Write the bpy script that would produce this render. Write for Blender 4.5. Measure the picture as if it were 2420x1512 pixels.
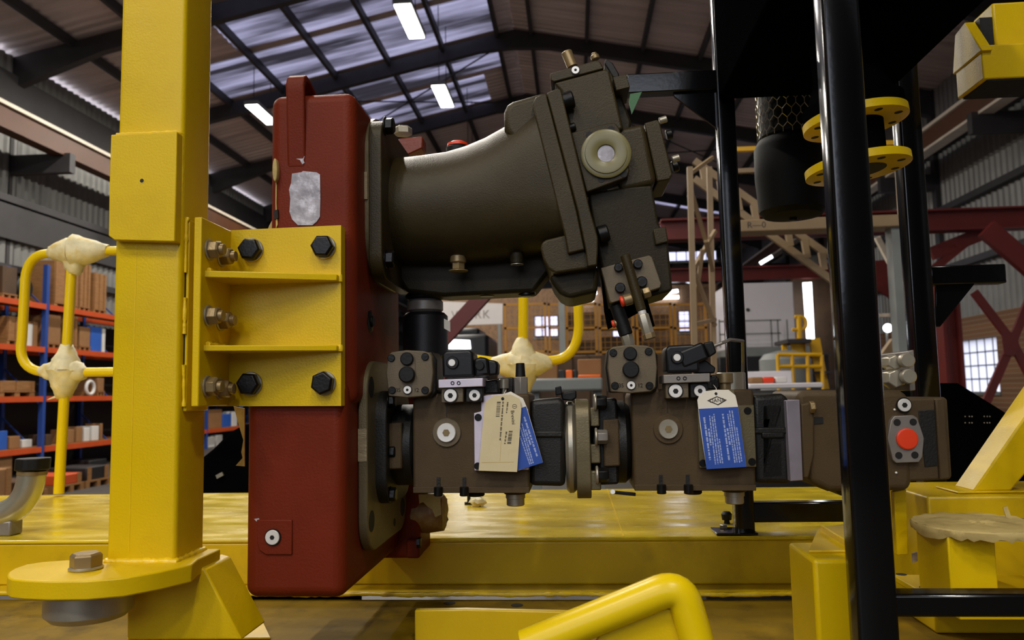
import bpy, bmesh, math, random
from mathutils import Vector, Matrix
V = Vector
random.seed(7)
for o in list(bpy.data.objects):
    bpy.data.objects.remove(o)
scene = bpy.context.scene
C = scene.collection

# ---------------------------------------------------------------- camera
FPX, PCX, PCY = 1850.0, 1210.0, 756.0          # focal length and centre in pixels of a 2420 x 1512 frame
CAM = V((0, 0, 1.6))
_dy = V((145, -169, FPX)).normalized()         # world depth axis seen by the camera (right, up, forward)
_dz = V((-392, 19756, 1850)); _dz = (_dz - _dy * _dz.dot(_dy)).normalized()
_dx = -_dy.cross(_dz)
if _dx.x < 0: _dx = -_dx
cd = bpy.data.cameras.new('camera')
cam = bpy.data.objects.new('camera', cd); C.objects.link(cam)
right = V((_dx[0], _dy[0], _dz[0])); up = V((_dx[1], _dy[1], _dz[1])); back = -V((_dx[2], _dy[2], _dz[2]))
m = Matrix((right, up, back)).transposed().to_4x4(); m.translation = CAM
cam.matrix_world = m
cd.sensor_width = 36; cd.lens = FPX / 2420 * 36; cd.clip_start = 0.02; cd.clip_end = 300
cd.dof.use_dof = True; cd.dof.focus_distance = 1.85; cd.dof.aperture_fstop = 5.0
scene.camera = cam

# ---------------------------------------------------------------- light and exposure
w = bpy.data.worlds.new('overcast_sky'); scene.world = w; w.use_nodes = True
bg = w.node_tree.nodes['Background']
bg.inputs[0].default_value = (0.80, 0.86, 1.0, 1); bg.inputs[1].default_value = 3.2
vs = scene.view_settings
vs.view_transform = 'Standard'; vs.look = 'None'; vs.gamma = 1; vs.exposure = -0.12
try: vs.use_curve_mapping = False
except Exception: pass
LAMP_W = 290.0                                  # watts of one high-bay lamp

# ---------------------------------------------------------------- helpers
def at(px, py, Y):
    """point of the place that lies at depth Y behind the camera along the hall"""
    c = V((px - PCX, PCY - py, FPX)); d = V((c.dot(_dx), c.dot(_dy), c.dot(_dz)))
    return CAM + d * (Y / d.y)
def onz(px, py, z):
    c = V((px - PCX, PCY - py, FPX)); d = V((c.dot(_dx), c.dot(_dy), c.dot(_dz)))
    return CAM + d * ((z - CAM.z) / d.z)
def onx(px, py, x):
    c = V((px - PCX, PCY - py, FPX)); d = V((c.dot(_dx), c.dot(_dy), c.dot(_dz)))
    return CAM + d * (x / d.x)
def R(rp, Y): return rp * Y / 1850.0 * 1.0
ORG = {}
def org(o): return ORG.get(o.name, V((0, 0, 0))) if o else V((0, 0, 0))
def thing(name, label, cat, loc, group=None, kind=None):
    o = bpy.data.objects.new(name, None); C.objects.link(o); o.location = loc
    o.empty_display_size = 0.05
    ORG[o.name] = V(loc)
    return tag(o, label, cat, group, kind)
def tag(o, label=None, cat=None, group=None, kind=None):
    if label: o['label'] = label
    if cat: o['category'] = cat
    if group: o['group'] = group
    if kind: o['kind'] = kind
    return o
def basis(d):
    d = d.normalized()
    a = V((0, 0, 1)) if abs(d.z) < 0.9 else V((0, 1, 0))
    u = d.cross(a).normalized(); v = d.cross(u).normalized()
    return u, v
class MB:
    def __init__(s): s.v = []; s.f = []
    def add(s, vs, fs):
        n = len(s.v); s.v += [V(p) for p in vs]; s.f += [tuple(i + n for i in f) for f in fs]; return s
    def box(s, x0, x1, y0, y1, z0, z1):
        return s.add([(x0,y0,z0),(x1,y0,z0),(x1,y1,z0),(x0,y1,z0),(x0,y0,z1),(x1,y0,z1),(x1,y1,z1),(x0,y1,z1)],
                     [(0,3,2,1),(4,5,6,7),(0,1,5,4),(1,2,6,5),(2,3,7,6),(3,0,4,7)])
    def prism(s, pts, d):
        n = len(pts); d = V(d); pts = [V(p) for p in pts]
        s.add(pts + [p + d for p in pts], [tuple(range(n)), tuple(range(2*n-1, n-1, -1))] + [((i+1) % n, i, i+n, (i+1) % n + n) for i in range(n)])
        return s
    def ring(s, outer, inner, d):
        n = len(outer); d = V(d); o = [V(p) for p in outer]; i_ = [V(p) for p in inner]
        vs = o + i_ + [p + d for p in o] + [p + d for p in i_]; fs = []
        for k in range(n):
            j = (k+1) % n
            fs += [(k, j, n+j, n+k), (2*n+k, 3*n+k, 3*n+j, 2*n+j), (j, k, 2*n+k, 2*n+j), (n+k, n+j, 3*n+j, 3*n+k)]
        return s.add(vs, fs)
    def pix(s, poly, Y0, Y1):
        return s.prism([at(x, y, Y0) for x, y in poly], (0, Y1 - Y0, 0))
    def quadbox(s, a, b, w, h, upv=(0, 0, 1)):
        """bar from a to b, width w across and height h along upv"""
        a = V(a); b = V(b); d = (b - a).normalized(); u = V(upv); r = d.cross(u).normalized(); u = r.cross(d).normalized()
        q = [r*w/2 + u*h/2, -r*w/2 + u*h/2, -r*w/2 - u*h/2, r*w/2 - u*h/2]
        return s.prism([a + k for k in q], b - a)
    def lathe(s, p, d, prof, n=28, start=0.0):
        """profile of (distance along d, radius)"""
        p = V(p); d = V(d).normalized(); u, v = basis(d); vs = []; fs = []
        for t, r in prof:
            for k in range(n):
                a = start + 2*math.pi*k/n
                vs.append(p + d*t + (u*math.cos(a) + v*math.sin(a))*r)
        m_ = len(prof)
        for i in range(m_-1):
            for k in range(n):
                j = (k+1) % n
                fs.append((i*n+k, i*n+j, (i+1)*n+j, (i+1)*n+k))
        fs.append(tuple(range(n-1, -1, -1))); fs.append(tuple(range((m_-1)*n, m_*n)))
        return s.add(vs, fs)
    def cyl(s, a, b, r, r2=None, n=24, start=0.0):
        a = V(a); b = V(b); L = (b-a).length
        return s.lathe(a, b-a, [(0, r), (L, r if r2 is None else r2)], n, start)
    def cylc(s, a, b, r, n=24, c=None):
        a = V(a); b = V(b); L = (b-a).length; c = min(r*0.15, L*0.3) if c is None else c
        return s.lathe(a, b-a, [(0, r-c), (c, r), (L-c, r), (L, r-c)], n)
    def ringcyl(s, a, b, ro, ri, n=32):
        """washer / sleeve with an open bore"""
        a = V(a); b = V(b); d = b-a; u, v = basis(d)
        oc = [a + (u*math.cos(2*math.pi*k/n) + v*math.sin(2*math.pi*k/n))*ro for k in range(n)]
        ic = [a + (u*math.cos(2*math.pi*k/n) + v*math.sin(2*math.pi*k/n))*ri for k in range(n)]
        return s.ring(oc, ic, d)
    def hexhead(s, a, d, r, h, rot=0.0):
        d = V(d).normalized()
        s.lathe(a, d, [(0, r), (h*0.82, r), (h, r*0.84)], 6, rot)
        return s
    def tube(s, pts, r, n=12, closed=False):
        pts = [V(p) for p in pts]; m_ = len(pts); vs = []; fs = []; u = None
        rr = r if isinstance(r, (list, tuple)) else [r]*m_
        for i, p in enumerate(pts):
            a = pts[i-1] if (i > 0 or closed) else p
            b = pts[(i+1) % m_] if (i < m_-1 or closed) else p
            d = (b-a).normalized()
            if u is None: u, _ = basis(d)
            u = (u - d*u.dot(d)).normalized(); v = d.cross(u)
            for k in range(n):
                t = 2*math.pi*k/n; vs.append(p + (u*math.cos(t) + v*math.sin(t))*rr[i])
        for i in range(m_ if closed else m_-1):
            i2 = (i+1) % m_
            for k in range(n):
                j = (k+1) % n; fs.append((i*n+k, i*n+j, i2*n+j, i2*n+k))
        if not closed:
            fs.append(tuple(range(n-1, -1, -1))); fs.append(tuple(range((m_-1)*n, m_*n)))
        return s.add(vs, fs)
    def loft(s, secs, cap=True):
        n = len(secs[0]); vs = [V(p) for q in secs for p in q]; fs = []
        for i in range(len(secs)-1):
            for k in range(n):
                j = (k+1) % n; fs.append((i*n+k, i*n+j, (i+1)*n+j, (i+1)*n+k))
        if cap:
            fs.append(tuple(range(n-1, -1, -1))); fs.append(tuple(range((len(secs)-1)*n, len(secs)*n)))
        return s.add(vs, fs)
    def ball(s, c, rx, ry=None, rz=None, n=16, k=10):
        ry = rx if ry is None else ry; rz = rx if rz is None else rz; c = V(c)
        return s.loft([[c + V((rx*math.sin(math.pi*i/k)*math.cos(2*math.pi*j/n), ry*math.sin(math.pi*i/k)*math.sin(2*math.pi*j/n), -rz*math.cos(math.pi*i/k))) for j in range(n)] for i in ([0.06] + list(range(1, k)) + [k-0.06])])
    def corrugated(s, p, du, dv, n, amp):
        """sheet from p, n ribs along du, straight along dv; trapezoid ribs of depth amp"""
        p = V(p); du = V(du); dv = V(dv); nn = du.cross(dv).normalized(); a = []
        for i in range(n):
            for t, h in ((0, 0), (0.3, 0), (0.5, 1), (0.8, 1)):
                a.append(p + du*((i+t)/n) + nn*(amp*h))
        a.append(p + du); m_ = len(a)
        return s.add(a + [q + dv for q in a], [(i, i+1, m_+i+1, m_+i) for i in range(m_-1)])
    def build(s, name, mat, parent=None, bevel=0.0, smooth=35, seg=2, rough=None, sub=0):
        g = org(parent); me = bpy.data.meshes.new(name)
        me.from_pydata([tuple(p - g) for p in s.v], [], s.f)
        me.validate()
        bm = bmesh.new(); bm.from_mesh(me)
        bmesh.ops.recalc_face_normals(bm, faces=bm.faces)
        if rough:
            for vtx in bm.verts:
                vtx.co += V((random.uniform(-1, 1), random.uniform(-1, 1), random.uniform(-1, 1)))*rough
        bm.to_mesh(me); bm.free()
        if smooth:
            me.polygons.foreach_set('use_smooth', [True]*len(me.polygons))
            me.set_sharp_from_angle(angle=math.radians(smooth))
        me.materials.append(mat)
        o = bpy.data.objects.new(name, me); C.objects.link(o)
        if parent: o.parent = parent
        ORG[o.name] = g
        if bevel:
            b = o.modifiers.new('edge', 'BEVEL'); b.width = bevel; b.segments = seg; b.limit_method = 'ANGLE'; b.angle_limit = math.radians(38)
            b.harden_normals = False
        if sub:
            b = o.modifiers.new('sub', 'SUBSURF'); b.levels = sub; b.render_levels = sub
        return o
def solo(mb, name, mat, label, cat, group=None, kind=None, bevel=0.0, smooth=35, base=None, seg=2, rough=None):
    """a thing that is one mesh, with its origin at its base"""
    lo = V((min(p.x for p in mb.v), min(p.y for p in mb.v), min(p.z for p in mb.v))); hi = V((max(p.x for p in mb.v), max(p.y for p in mb.v), max(p.z for p in mb.v)))
    c = V(((lo.x+hi.x)/2, (lo.y+hi.y)/2, lo.z)) if base is None else V(base)
    mb.v = [p - c for p in mb.v]
    o = mb.build(name, mat, None, bevel, smooth, seg, rough); o.location = c; ORG[o.name] = c
    return tag(o, label, cat, group, kind)
def struct(mb, name, mat, parent=None, bevel=0.0, smooth=35):
    o = mb.build(name, mat, parent, bevel, smooth)
    if parent is None: o['kind'] = 'structure'
    return o
def clone(src, parent, loc=None):
    c = src.copy(); C.objects.link(c); c.parent = parent
    if loc is not None: c.location = loc
    ORG[c.name] = org(parent)
    for ch in src.children: clone(ch, c, ch.location.copy())
    return c
def copy_thing(root, loc, label, group=None, rotz=None):
    r = clone(root, None, loc); ORG[r.name] = V(loc)
    r['label'] = label
    if group: r['group'] = group
    if rotz is not None: r.rotation_euler.z = rotz
    return r
def text(body, name, size, loc, rot, mat, parent=None, spacing=1.0, align='CENTER', sx=1.0):
    cu = bpy.data.curves.new(name, 'FONT'); cu.body = body; cu.size = size; cu.align_x = align; cu.align_y = 'CENTER'; cu.space_character = spacing
    cu.extrude = 0.0002; cu.resolution_u = 3
    t = bpy.data.objects.new(name, cu); C.objects.link(t)
    bpy.context.view_layer.update()
    me = bpy.data.meshes.new_from_object(t.evaluated_get(bpy.context.evaluated_depsgraph_get()))
    bpy.data.objects.remove(t); bpy.data.curves.remove(cu)
    me.name = name; me.materials.clear(); me.materials.append(mat)
    o = bpy.data.objects.new(name, me); C.objects.link(o); o.parent = parent
    o.location = V(loc) - org(parent); o.rotation_euler = rot; o.scale = (sx, 1, 1); ORG[o.name] = org(parent)
    return o

# ---------------------------------------------------------------- materials
def lin(c):
    return tuple((x/255/12.92 if x/255 <= 0.04045 else ((x/255+0.055)/1.055)**2.4) for x in c) + (1,)
def mat(name, rgb, rough=0.5, metal=0.0, var=0.12, vs=6.0, bump=0.0, bs=150.0, coat=0.0, rvar=0.0, spec=0.5, dirt=None, dscale=3.0, damt=0.4, stretch=None, emit=0.0, alpha=None, trans=0.0):
    M = bpy.data.materials.new(name); M.use_nodes = True; N = M.node_tree.nodes; L = M.node_tree.links
    b = N['Principled BSDF']; c = lin(rgb)
    b.inputs['Roughness'].default_value = rough; b.inputs['Metallic'].default_value = metal
    b.inputs['Specular IOR Level'].default_value = spec
    if coat: b.inputs['Coat Weight'].default_value = coat; b.inputs['Coat Roughness'].default_value = 0.08
    tc = N.new('ShaderNodeTexCoord'); mp = N.new('ShaderNodeMapping'); L.new(tc.outputs['Object'], mp.inputs[0])
    if stretch: mp.inputs['Scale'].default_value = stretch
    n1 = N.new('ShaderNodeTexNoise'); n1.inputs['Scale'].default_value = vs; n1.inputs['Detail'].default_value = 5; L.new(mp.outputs[0], n1.inputs['Vector'])
    r = N.new('ShaderNodeValToRGB'); L.new(n1.outputs[0], r.inputs[0])
    r.color_ramp.elements[0].position = 0.3; r.color_ramp.elements[1].position = 0.7
    r.color_ramp.elements[0].color = tuple(x*(1-var) for x in c[:3]) + (1,); r.color_ramp.elements[1].color = tuple(min(1, x*(1+var)) for x in c[:3]) + (1,)
    col = r.outputs[0]
    if dirt:
        n2 = N.new('ShaderNodeTexNoise'); n2.inputs['Scale'].default_value = dscale; n2.inputs['Detail'].default_value = 8; n2.inputs['Roughness'].default_value = 0.65; L.new(mp.outputs[0], n2.inputs['Vector'])
        r2 = N.new('ShaderNodeValToRGB'); r2.color_ramp.elements[0].position = 0.5; r2.color_ramp.elements[1].position = 0.72; L.new(n2.outputs[0], r2.inputs[0])
        mm = N.new('ShaderNodeMath'); mm.operation = 'MULTIPLY'; mm.inputs[1].default_value = damt; L.new(r2.outputs[0], mm.inputs[0])
        mx = N.new('ShaderNodeMix'); mx.data_type = 'RGBA'; L.new(mm.outputs[0], mx.inputs['Factor']); L.new(col, mx.inputs['A']); mx.inputs['B'].default_value = lin(dirt); col = mx.outputs['Result']
    L.new(col, b.inputs['Base Color'])
    if rvar:
        n4 = N.new('ShaderNodeTexNoise'); n4.inputs['Scale'].default_value = vs*2.3; n4.inputs['Detail'].default_value = 6; L.new(mp.outputs[0], n4.inputs['Vector'])
        mr = N.new('ShaderNodeMapRange'); mr.inputs[1].default_value = 0.3; mr.inputs[2].default_value = 0.7; mr.inputs[3].default_value = max(0.02, rough-rvar); mr.inputs[4].default_value = min(1, rough+rvar)
        L.new(n4.outputs[0], mr.inputs[0]); L.new(mr.outputs[0], b.inputs['Roughness'])
    if bump:
        n3 = N.new('ShaderNodeTexNoise'); n3.inputs['Scale'].default_value = bs; n3.inputs['Detail'].default_value = 3; L.new(mp.outputs[0], n3.inputs['Vector'])
        bp = N.new('ShaderNodeBump'); bp.inputs['Strength'].default_value = bump; bp.inputs['Distance'].default_value = 0.002; L.new(n3.outputs[0], bp.inputs['Height']); L.new(bp.outputs[0], b.inputs['Normal'])
    if emit: b.inputs['Emission Color'].default_value = c; b.inputs['Emission Strength'].default_value = emit
    if trans: b.inputs['Transmission Weight'].default_value = trans
    return M
def glow(name, rgb, s):
    M = bpy.data.materials.new(name); M.use_nodes = True; N = M.node_tree.nodes; b = N['Principled BSDF']
    b.inputs['Base Color'].default_value = lin(rgb); b.inputs['Emission Color'].default_value = lin(rgb); b.inputs['Emission Strength'].default_value = s
    return M
YEL = (214, 180, 4)
M = dict(
 yellow=mat('yellow_paint', YEL, 0.36, spec=0.28, var=0.05, vs=3, bump=0.22, bs=230, dirt=(160, 122, 5), dscale=5, damt=0.22, rvar=0.08),
 yellow_weld=mat('yellow_weld', (226, 190, 20), 0.3, var=0.08, vs=40, bump=0.6, bs=120),
 yellow_tube=mat('yellow_tube_paint', (230, 198, 4), 0.30, spec=0.35, var=0.04, vs=4, bump=0.05, bs=120),
 deck=mat('deck_paint', (214, 186, 34), 0.24, var=0.10, vs=4, bump=0.10, bs=40, dirt=(120, 96, 34), dscale=5, damt=0.40, stretch=(0.55, 1.5, 1), rvar=0.12, spec=0.6),
 chassis=mat('chassis_paint', (204, 170, 4), 0.36, var=0.10, vs=5, bump=0.12, bs=120, dirt=(95, 72, 10), dscale=3, damt=0.5),
 grimy=mat('grimy_chassis_paint', (120, 94, 4), 0.7, spec=0.15, var=0.2, vs=9, bump=0.3, bs=60, dirt=(46, 34, 6), dscale=8, damt=0.7),
 red=mat('red_oxide_paint', (106, 36, 15), 0.5, var=0.10, vs=7, bump=0.35, bs=220, spec=0.14, dirt=(84, 26, 10), dscale=4, damt=0.4),
 red_gloss=mat('red_casting_paint', (114, 42, 18), 0.42, var=0.12, vs=9, bump=0.4, bs=120),
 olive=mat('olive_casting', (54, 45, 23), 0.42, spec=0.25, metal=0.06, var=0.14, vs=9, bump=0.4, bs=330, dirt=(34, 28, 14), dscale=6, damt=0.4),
 olive_shaded=mat('shaded_olive_casting', (40, 34, 19), 0.5, spec=0.2, metal=0.05, var=0.15, vs=9, bump=0.4, bs=300),  # darker olive copy; shade on rear and under parts is put into the colour
 pump=mat('brown_pump_casting', (74, 60, 40), 0.55, spec=0.22, metal=0.08, var=0.12, vs=10, bump=0.4, bs=420, dirt=(60, 50, 34), dscale=7, damt=0.4),
 pump_cover=mat('servo_cover_casting', (98, 86, 66), 0.5, metal=0.2, var=0.1, vs=12, bump=0.3, bs=400),
 pump_dark=mat('dark_pump_casting', (24, 22, 19), 0.5, metal=0.2, var=0.2, vs=8, bump=0.4, bs=250),
 flange=mat('bare_flange_iron', (104, 94, 68), 0.42, metal=0.4, var=0.16, vs=12, bump=0.3, bs=260, dirt=(70, 60, 36), dscale=8, damt=0.4),
 raw_edge=mat('sawn_iron_edge', (150, 136, 108), 0.5, metal=0.5, var=0.25, vs=14, bump=0.5, bs=120, stretch=(1, 1, 6)),
 steel=mat('zinc_steel', (170, 163, 146), 0.34, metal=0.6, var=0.12, vs=20, bump=0.1, bs=300),
 bright=mat('bright_plug', (226, 224, 220), 0.42, metal=0.35, var=0.05, vs=20),
 brass=mat('tan_plated_steel', (142, 122, 86), 0.36, metal=0.5, var=0.15, vs=16, bump=0.15, bs=200),
 alu=mat('machined_aluminium', (204, 196, 212), 0.42, metal=0.35, var=0.1, vs=18, bump=0.1, bs=260),
 alu_grey=mat('grey_aluminium', (134, 128, 122), 0.42, metal=0.4, var=0.12, vs=18, bump=0.1, bs=260),
 alu_dull=mat('dull_aluminium', (138, 132, 144), 0.45, metal=0.3, var=0.1, vs=18, bump=0.1, bs=260),
 bolt=mat('black_bolt', (22, 21, 20), 0.34, metal=0.5, var=0.3, vs=30, bump=0.2, bs=200),
 bore=mat('dark_bore', (6, 6, 6), 0.7),
 black=mat('black_gloss_paint', (7, 7, 8), 0.13, var=0.2, vs=6, bump=0.05, bs=70, spec=0.45),
 black_sheet=mat('black_satin_sheet', (7, 7, 8), 0.8, var=0.2, vs=4, bump=0.06, bs=40, spec=0.0),
 bowl=mat('dark_bowl_plastic', (10, 10, 10), 0.6, var=0.2, vs=12, bump=0.1, bs=100, spec=0.15),
 rubber=mat('black_rubber', (11, 11, 12), 0.55, spec=0.35, var=0.2, vs=12, bump=0.2, bs=160),
 plastic=mat('black_plastic', (11, 12, 16), 0.42, spec=0.4, var=0.15, vs=12, bump=0.1, bs=200),
 tape=mat('masking_tape', (232, 220, 176), 0.5, var=0.14, vs=22, bump=0.9, bs=46, dirt=(222, 184, 30), dscale=14, damt=0.8),
 paper=mat('cream_paper', (188, 166, 104), 0.7, var=0.14, vs=14, bump=0.6, bs=50, dirt=(112, 88, 34), dscale=16, damt=0.6),
 tape_brown=mat('brown_tape', (128, 88, 34), 0.5, var=0.25, vs=16, bump=0.4, bs=50, dirt=(200, 176, 120), dscale=12, damt=0.6),
 tag_cream=mat('cream_card', (206, 192, 152), 0.6, var=0.05, vs=16, bump=0.06, bs=60, dirt=(182, 160, 110), dscale=14, damt=0.35),
 tag_white=mat('white_card', (226, 220, 206), 0.55, var=0.03, vs=16),
 tag_blue=mat('blue_card', (38, 76, 164), 0.45, var=0.06, vs=14),
 print_white=mat('white_print', (186, 200, 232), 0.5, var=0.02),
 print_black=mat('black_print', (48, 42, 34), 0.6, var=0.05),
 label=mat('scraped_label_foil', (150, 146, 152), 0.42, metal=0.25, var=0.25, vs=40, bump=0.4, bs=90, dirt=(228, 226, 236), dscale=26, damt=0.85),
 clear_cap=mat('translucent_plastic_cap', (128, 120, 74), 0.32, var=0.06, vs=10, bump=0.1, bs=40, trans=0.25),
 red_plug=mat('red_plastic_plug', (226, 62, 26), 0.38, var=0.05),
 green=mat('green_paint', (20, 92, 30), 0.4, var=0.15, vs=10),
 silver_pipe=mat('zinc_pipe', (178, 176, 160), 0.26, metal=0.7, var=0.14, vs=10, bump=0.1, bs=80),
)
# ================================================================ yellow column with its base
def rrect(x0, x1, z0, z1, r, n=5):
    """rounded rectangle as (x, z) pairs"""
    o = []
    for cx, cz, a0 in ((x1-r, z1-r, 0), (x0+r, z1-r, 90), (x0+r, z0+r, 180), (x1-r, z0+r, 270)):
        for k in range(n+1):
            a = math.radians(a0 + 90*k/n); o.append((cx + r*math.cos(a), cz + r*math.sin(a)))
    return o
CX0, CX1, CY0, CY1, CZ0 = -0.920, -0.779, 1.50, 1.62, 1.286
col = thing('yellow_column', 'tall square yellow steel column standing on a rounded foot plate', 'column', (-0.85, 1.56, CZ0))
MB().prism([(x, y, CZ0) for x, y in rrect(CX0, CX1, CY0, CY1, 0.010)], (0, 0, 1.5)).build('tube', M['yellow'], col)
# welded cover plate with one drilled hole
g = MB(); po = [(262, 318), (418, 311), (416, 440), (413, 571), (270, 567), (256, 557), (258, 440)]
g.pix(po, 1.478, 1.502); g.build('cover_plate', M['yellow'], col, bevel=0.002)
hb = MB(); p = at(335.5, 427, 1.478); hb.ringcyl(p + V((0, 0.0005, 0)), p + V((0, -0.0006, 0)), 0.0052, 0.0042); cp = hb.build('hole_rim', M['yellow_weld'], col)
MB().cyl(p + V((0, 0.0008, 0)), p + V((0, -0.0004, 0)), 0.0042, n=20).build('drilled_hole', M['bore'], col)
def bead(pts, r, parent, name='weld_bead', m=None, step=0.006):
    out = []
    for a, b in zip(pts[:-1], pts[1:]):
        a = V(a); b = V(b); n = max(2, int((b-a).length/step))
        for k in range(n): out.append(a.lerp(b, k/n))
    out.append(V(pts[-1]))
    rr = [r*random.uniform(0.7, 1.25) for _ in out]
    return MB().tube(out, rr, 8).build(name, m or M['yellow_weld'], parent, smooth=60)
bead([at(276, 318, 1.5), at(422, 312, 1.5), at(431, 318, 1.505), at(430, 420, 1.505), at(425, 520, 1.505)], 0.0042, col)
bead([(CX0, CY0, CZ0), (CX1, CY0, CZ0), (CX1, CY1, CZ0)], 0.0075, col)
MB().box(at(320, 700, 1.5).x-0.0006, at(320, 700, 1.5).x+0.0006, 1.4994, 1.501, CZ0+0.02, at(320, 575, 1.5).z).build('seam', M['yellow_weld'], col)
# spacer block on the side of the column and its stitched gaps
SX1 = at(447, 700, 1.52).x
sz0, sz1 = at(440, 972, 1.52).z, at(440, 520, 1.52).z
MB().box(CX1, SX1, 1.517, 1.612, sz0, sz1).build('spacer_plate', M['yellow'], col, bevel=0.002)
bead([(CX1+0.004, 1.515, sz0+0.01), (CX1+0.003, 1.513, at(420, 862, 1.5).z)], 0.004, col)
bead([(CX1+0.003, 1.513, at(420, 788, 1.5).z), (CX1+0.003, 1.513, at(420, 702, 1.5).z)], 0.004, col)
bead([(CX1+0.003, 1.513, at(420, 642, 1.5).z), (CX1+0.003, 1.513, sz1-0.004), (SX1-0.004, 1.517, sz1+0.002)], 0.004, col)
for a, b in ((642, 700), (790, 860)):
    MB().box(CX1+0.0005, CX1+0.0025, 1.5155, 1.5175, at(420, b, 1.5).z, at(420, a, 1.5).z).build('weld_gap', M['bore'], col)
# foot plate
zt = CZ0
fp = [onz(x, y, zt) for x, y in ((17, 1358), (20, 1364), (29, 1368), (60, 1371), (116, 1373), (204, 1372), (291, 1365), (378, 1350), (454, 1333))]
bk = [onz(x, y, zt) for x, y in ((241, 1322), (160, 1323), (102, 1327), (62, 1333), (35, 1342), (20, 1351))]
fp += [V((-0.748, 1.53, zt)), V((-0.748, 1.63, zt)), V((-0.96, 1.63, zt))] + bk
MB().prism(fp, (0, 0, -0.034)).build('foot_plate', M['yellow'], col, bevel=0.003)
MB().prism([at(x, y, 1.545) for x, y in ((300, 1390), (440, 1348), (462, 1338), (484, 1344), (572, 1512), (300, 1512))], (0, 0.12, 0)).build('foot_gusset', M['yellow'], col, bevel=0.004)
p = onz(203, 1345, zt)
b_ = MB().hexhead(p + V((0, 0, 0.005)), (0, 0, 1), 0.0285, 0.026, 0.35).build('foot_bolt', M['brass'], col, bevel=0.001)
MB().cylc(p, p + V((0, 0, 0.006)), 0.030).build('washer', M['steel'], b_)
p2 = V((p.x-0.01, p.y+0.03, zt-0.034)); MB().cylc(p2 + V((0, 0, -0.06)), p2, 0.078, 40).build('mount_pad', M['steel'], col)

# ================================================================ yellow bracket between column and gearbox
br = thing('gearbox_bracket', 'yellow welded bracket with two ribs bolting the column to the red gearbox', 'bracket', (-0.70, 1.6, 1.57))
FX0, FX1 = at(456, 740, 1.51).x, at(474, 740, 1.51).x
PZ1, PZ0 = at(474, 513, 1.51).z, at(460, 961, 1.51).z
FPY = 1.645; FPX1 = at(806, 740, FPY).x
MB().box(FX0, FX1, 1.508, FPY+0.03, PZ0, PZ1).build('flange_plate', M['yellow'], br, bevel=0.0025)
MB().prism([at(542, 544, FPY), at(806, 532, FPY), at(806, 959, FPY), at(515, 960, FPY), V((FX1-0.001, FPY, PZ0)), V((FX1-0.001, FPY, at(542, 544, FPY).z))], (0, 0.030, 0)).build('face_plate', M['yellow'], br, bevel=0.0025)
for (y0, y1, yr0, yr1) in ((640, 656, 648, 664), (816, 830, 812, 828)):
    za, zb = at(480, y0, 1.53).z, at(480, y1, 1.53).z
    xr = at(797, 650, 1.630).x
    q = [(FX1-0.001, 1.525, za), (xr, 1.628, za), (xr, FPY+0.002, za), (FX1-0.001, FPY+0.002, za)]
    r_ = MB().prism(q, (0, 0, zb-za)).build('rib', M['yellow'], br, bevel=0.0018)
    bead([(FX1+0.004, 1.535, za+0.003), (FX1+0.003, 1.64, za+0.003)], 0.005, r_)
    bead([(xr+0.002, FPY, zb), (xr+0.002, FPY, za+0.002)], 0.006, r_)
for x, y in ((586, 587), (759, 580), (583, 907), (759, 905)):
    p = at(x, y, FPY-0.022); q = V((p.x, FPY, p.z))
    b_ = MB().hexhead(q + V((0, -0.004, 0)), (0, -1, 0), 0.0252, 0.019, random.uniform(0, 1)).build('face_bolt', M['bolt'], br, bevel=0.0012)
    MB().cylc(q, q + V((0, -0.0045, 0)), 0.0262, 36).build('washer', M['steel'], b_)
for y in (590, 746, 913):
    for Yb, dy_ in ((1.543, 0), (1.598, 6)):
        z = at(500, y, 1.543).z - dy_*0.0008; q = V((FX1, Yb, z)); a = random.uniform(0, 1)
        b_ = MB().hexhead(q + V((0.004, 0, 0)), (1, 0, 0), 0.0195, 0.020, a).cyl(q + V((0.02, 0, 0)), q + V((0.033, 0, 0)), 0.011).build('flange_bolt', M['brass'], br, bevel=0.001)
        MB().cylc(q, q + V((0.004, 0, 0)), 0.0225, 32).build('washer', M['steel'], b_)

# ================================================================ red gearbox
gb = thing('splitter_gearbox', 'tall red cast gearbox with a lifting eye behind the yellow bracket', 'gearbox', (-0.6, 1.88, 1.176))
GX1 = -0.490
LX0 = at(577, 1200, 1.66).x; LZ0 = at(700, 1416, 1.66).z
# lower case: front outline with rounded corners, running back along the hall
MB().box(LX0, GX1, 1.660, 2.18, LZ0, at(700, 900, 1.66).z).build('lower_case', M['red'], gb, bevel=0.026, seg=6)
UX0 = at(636, 300, 1.69).x
MB().box(UX0, at(838, 400, 1.69).x, 1.690, 2.15, at(700, 960, 1.69).z, at(700, 219, 1.69).z).build('upper_case', M['red'], gb, bevel=0.026, seg=6)
# rear bulge of the case behind the pump flange
zz0 = 1.157
MB().box(-0.60, -0.432, 2.175, 2.34, at(985, 1320, 2.175).z, 1.62).build('rear_housing', M['red'], gb, bevel=0.012, seg=3)
MB().box(-0.58, GX1-0.001, 1.74, 2.08, 1.30, 2.20).build('side_face', M['red'], gb, bevel=0.006)
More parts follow.
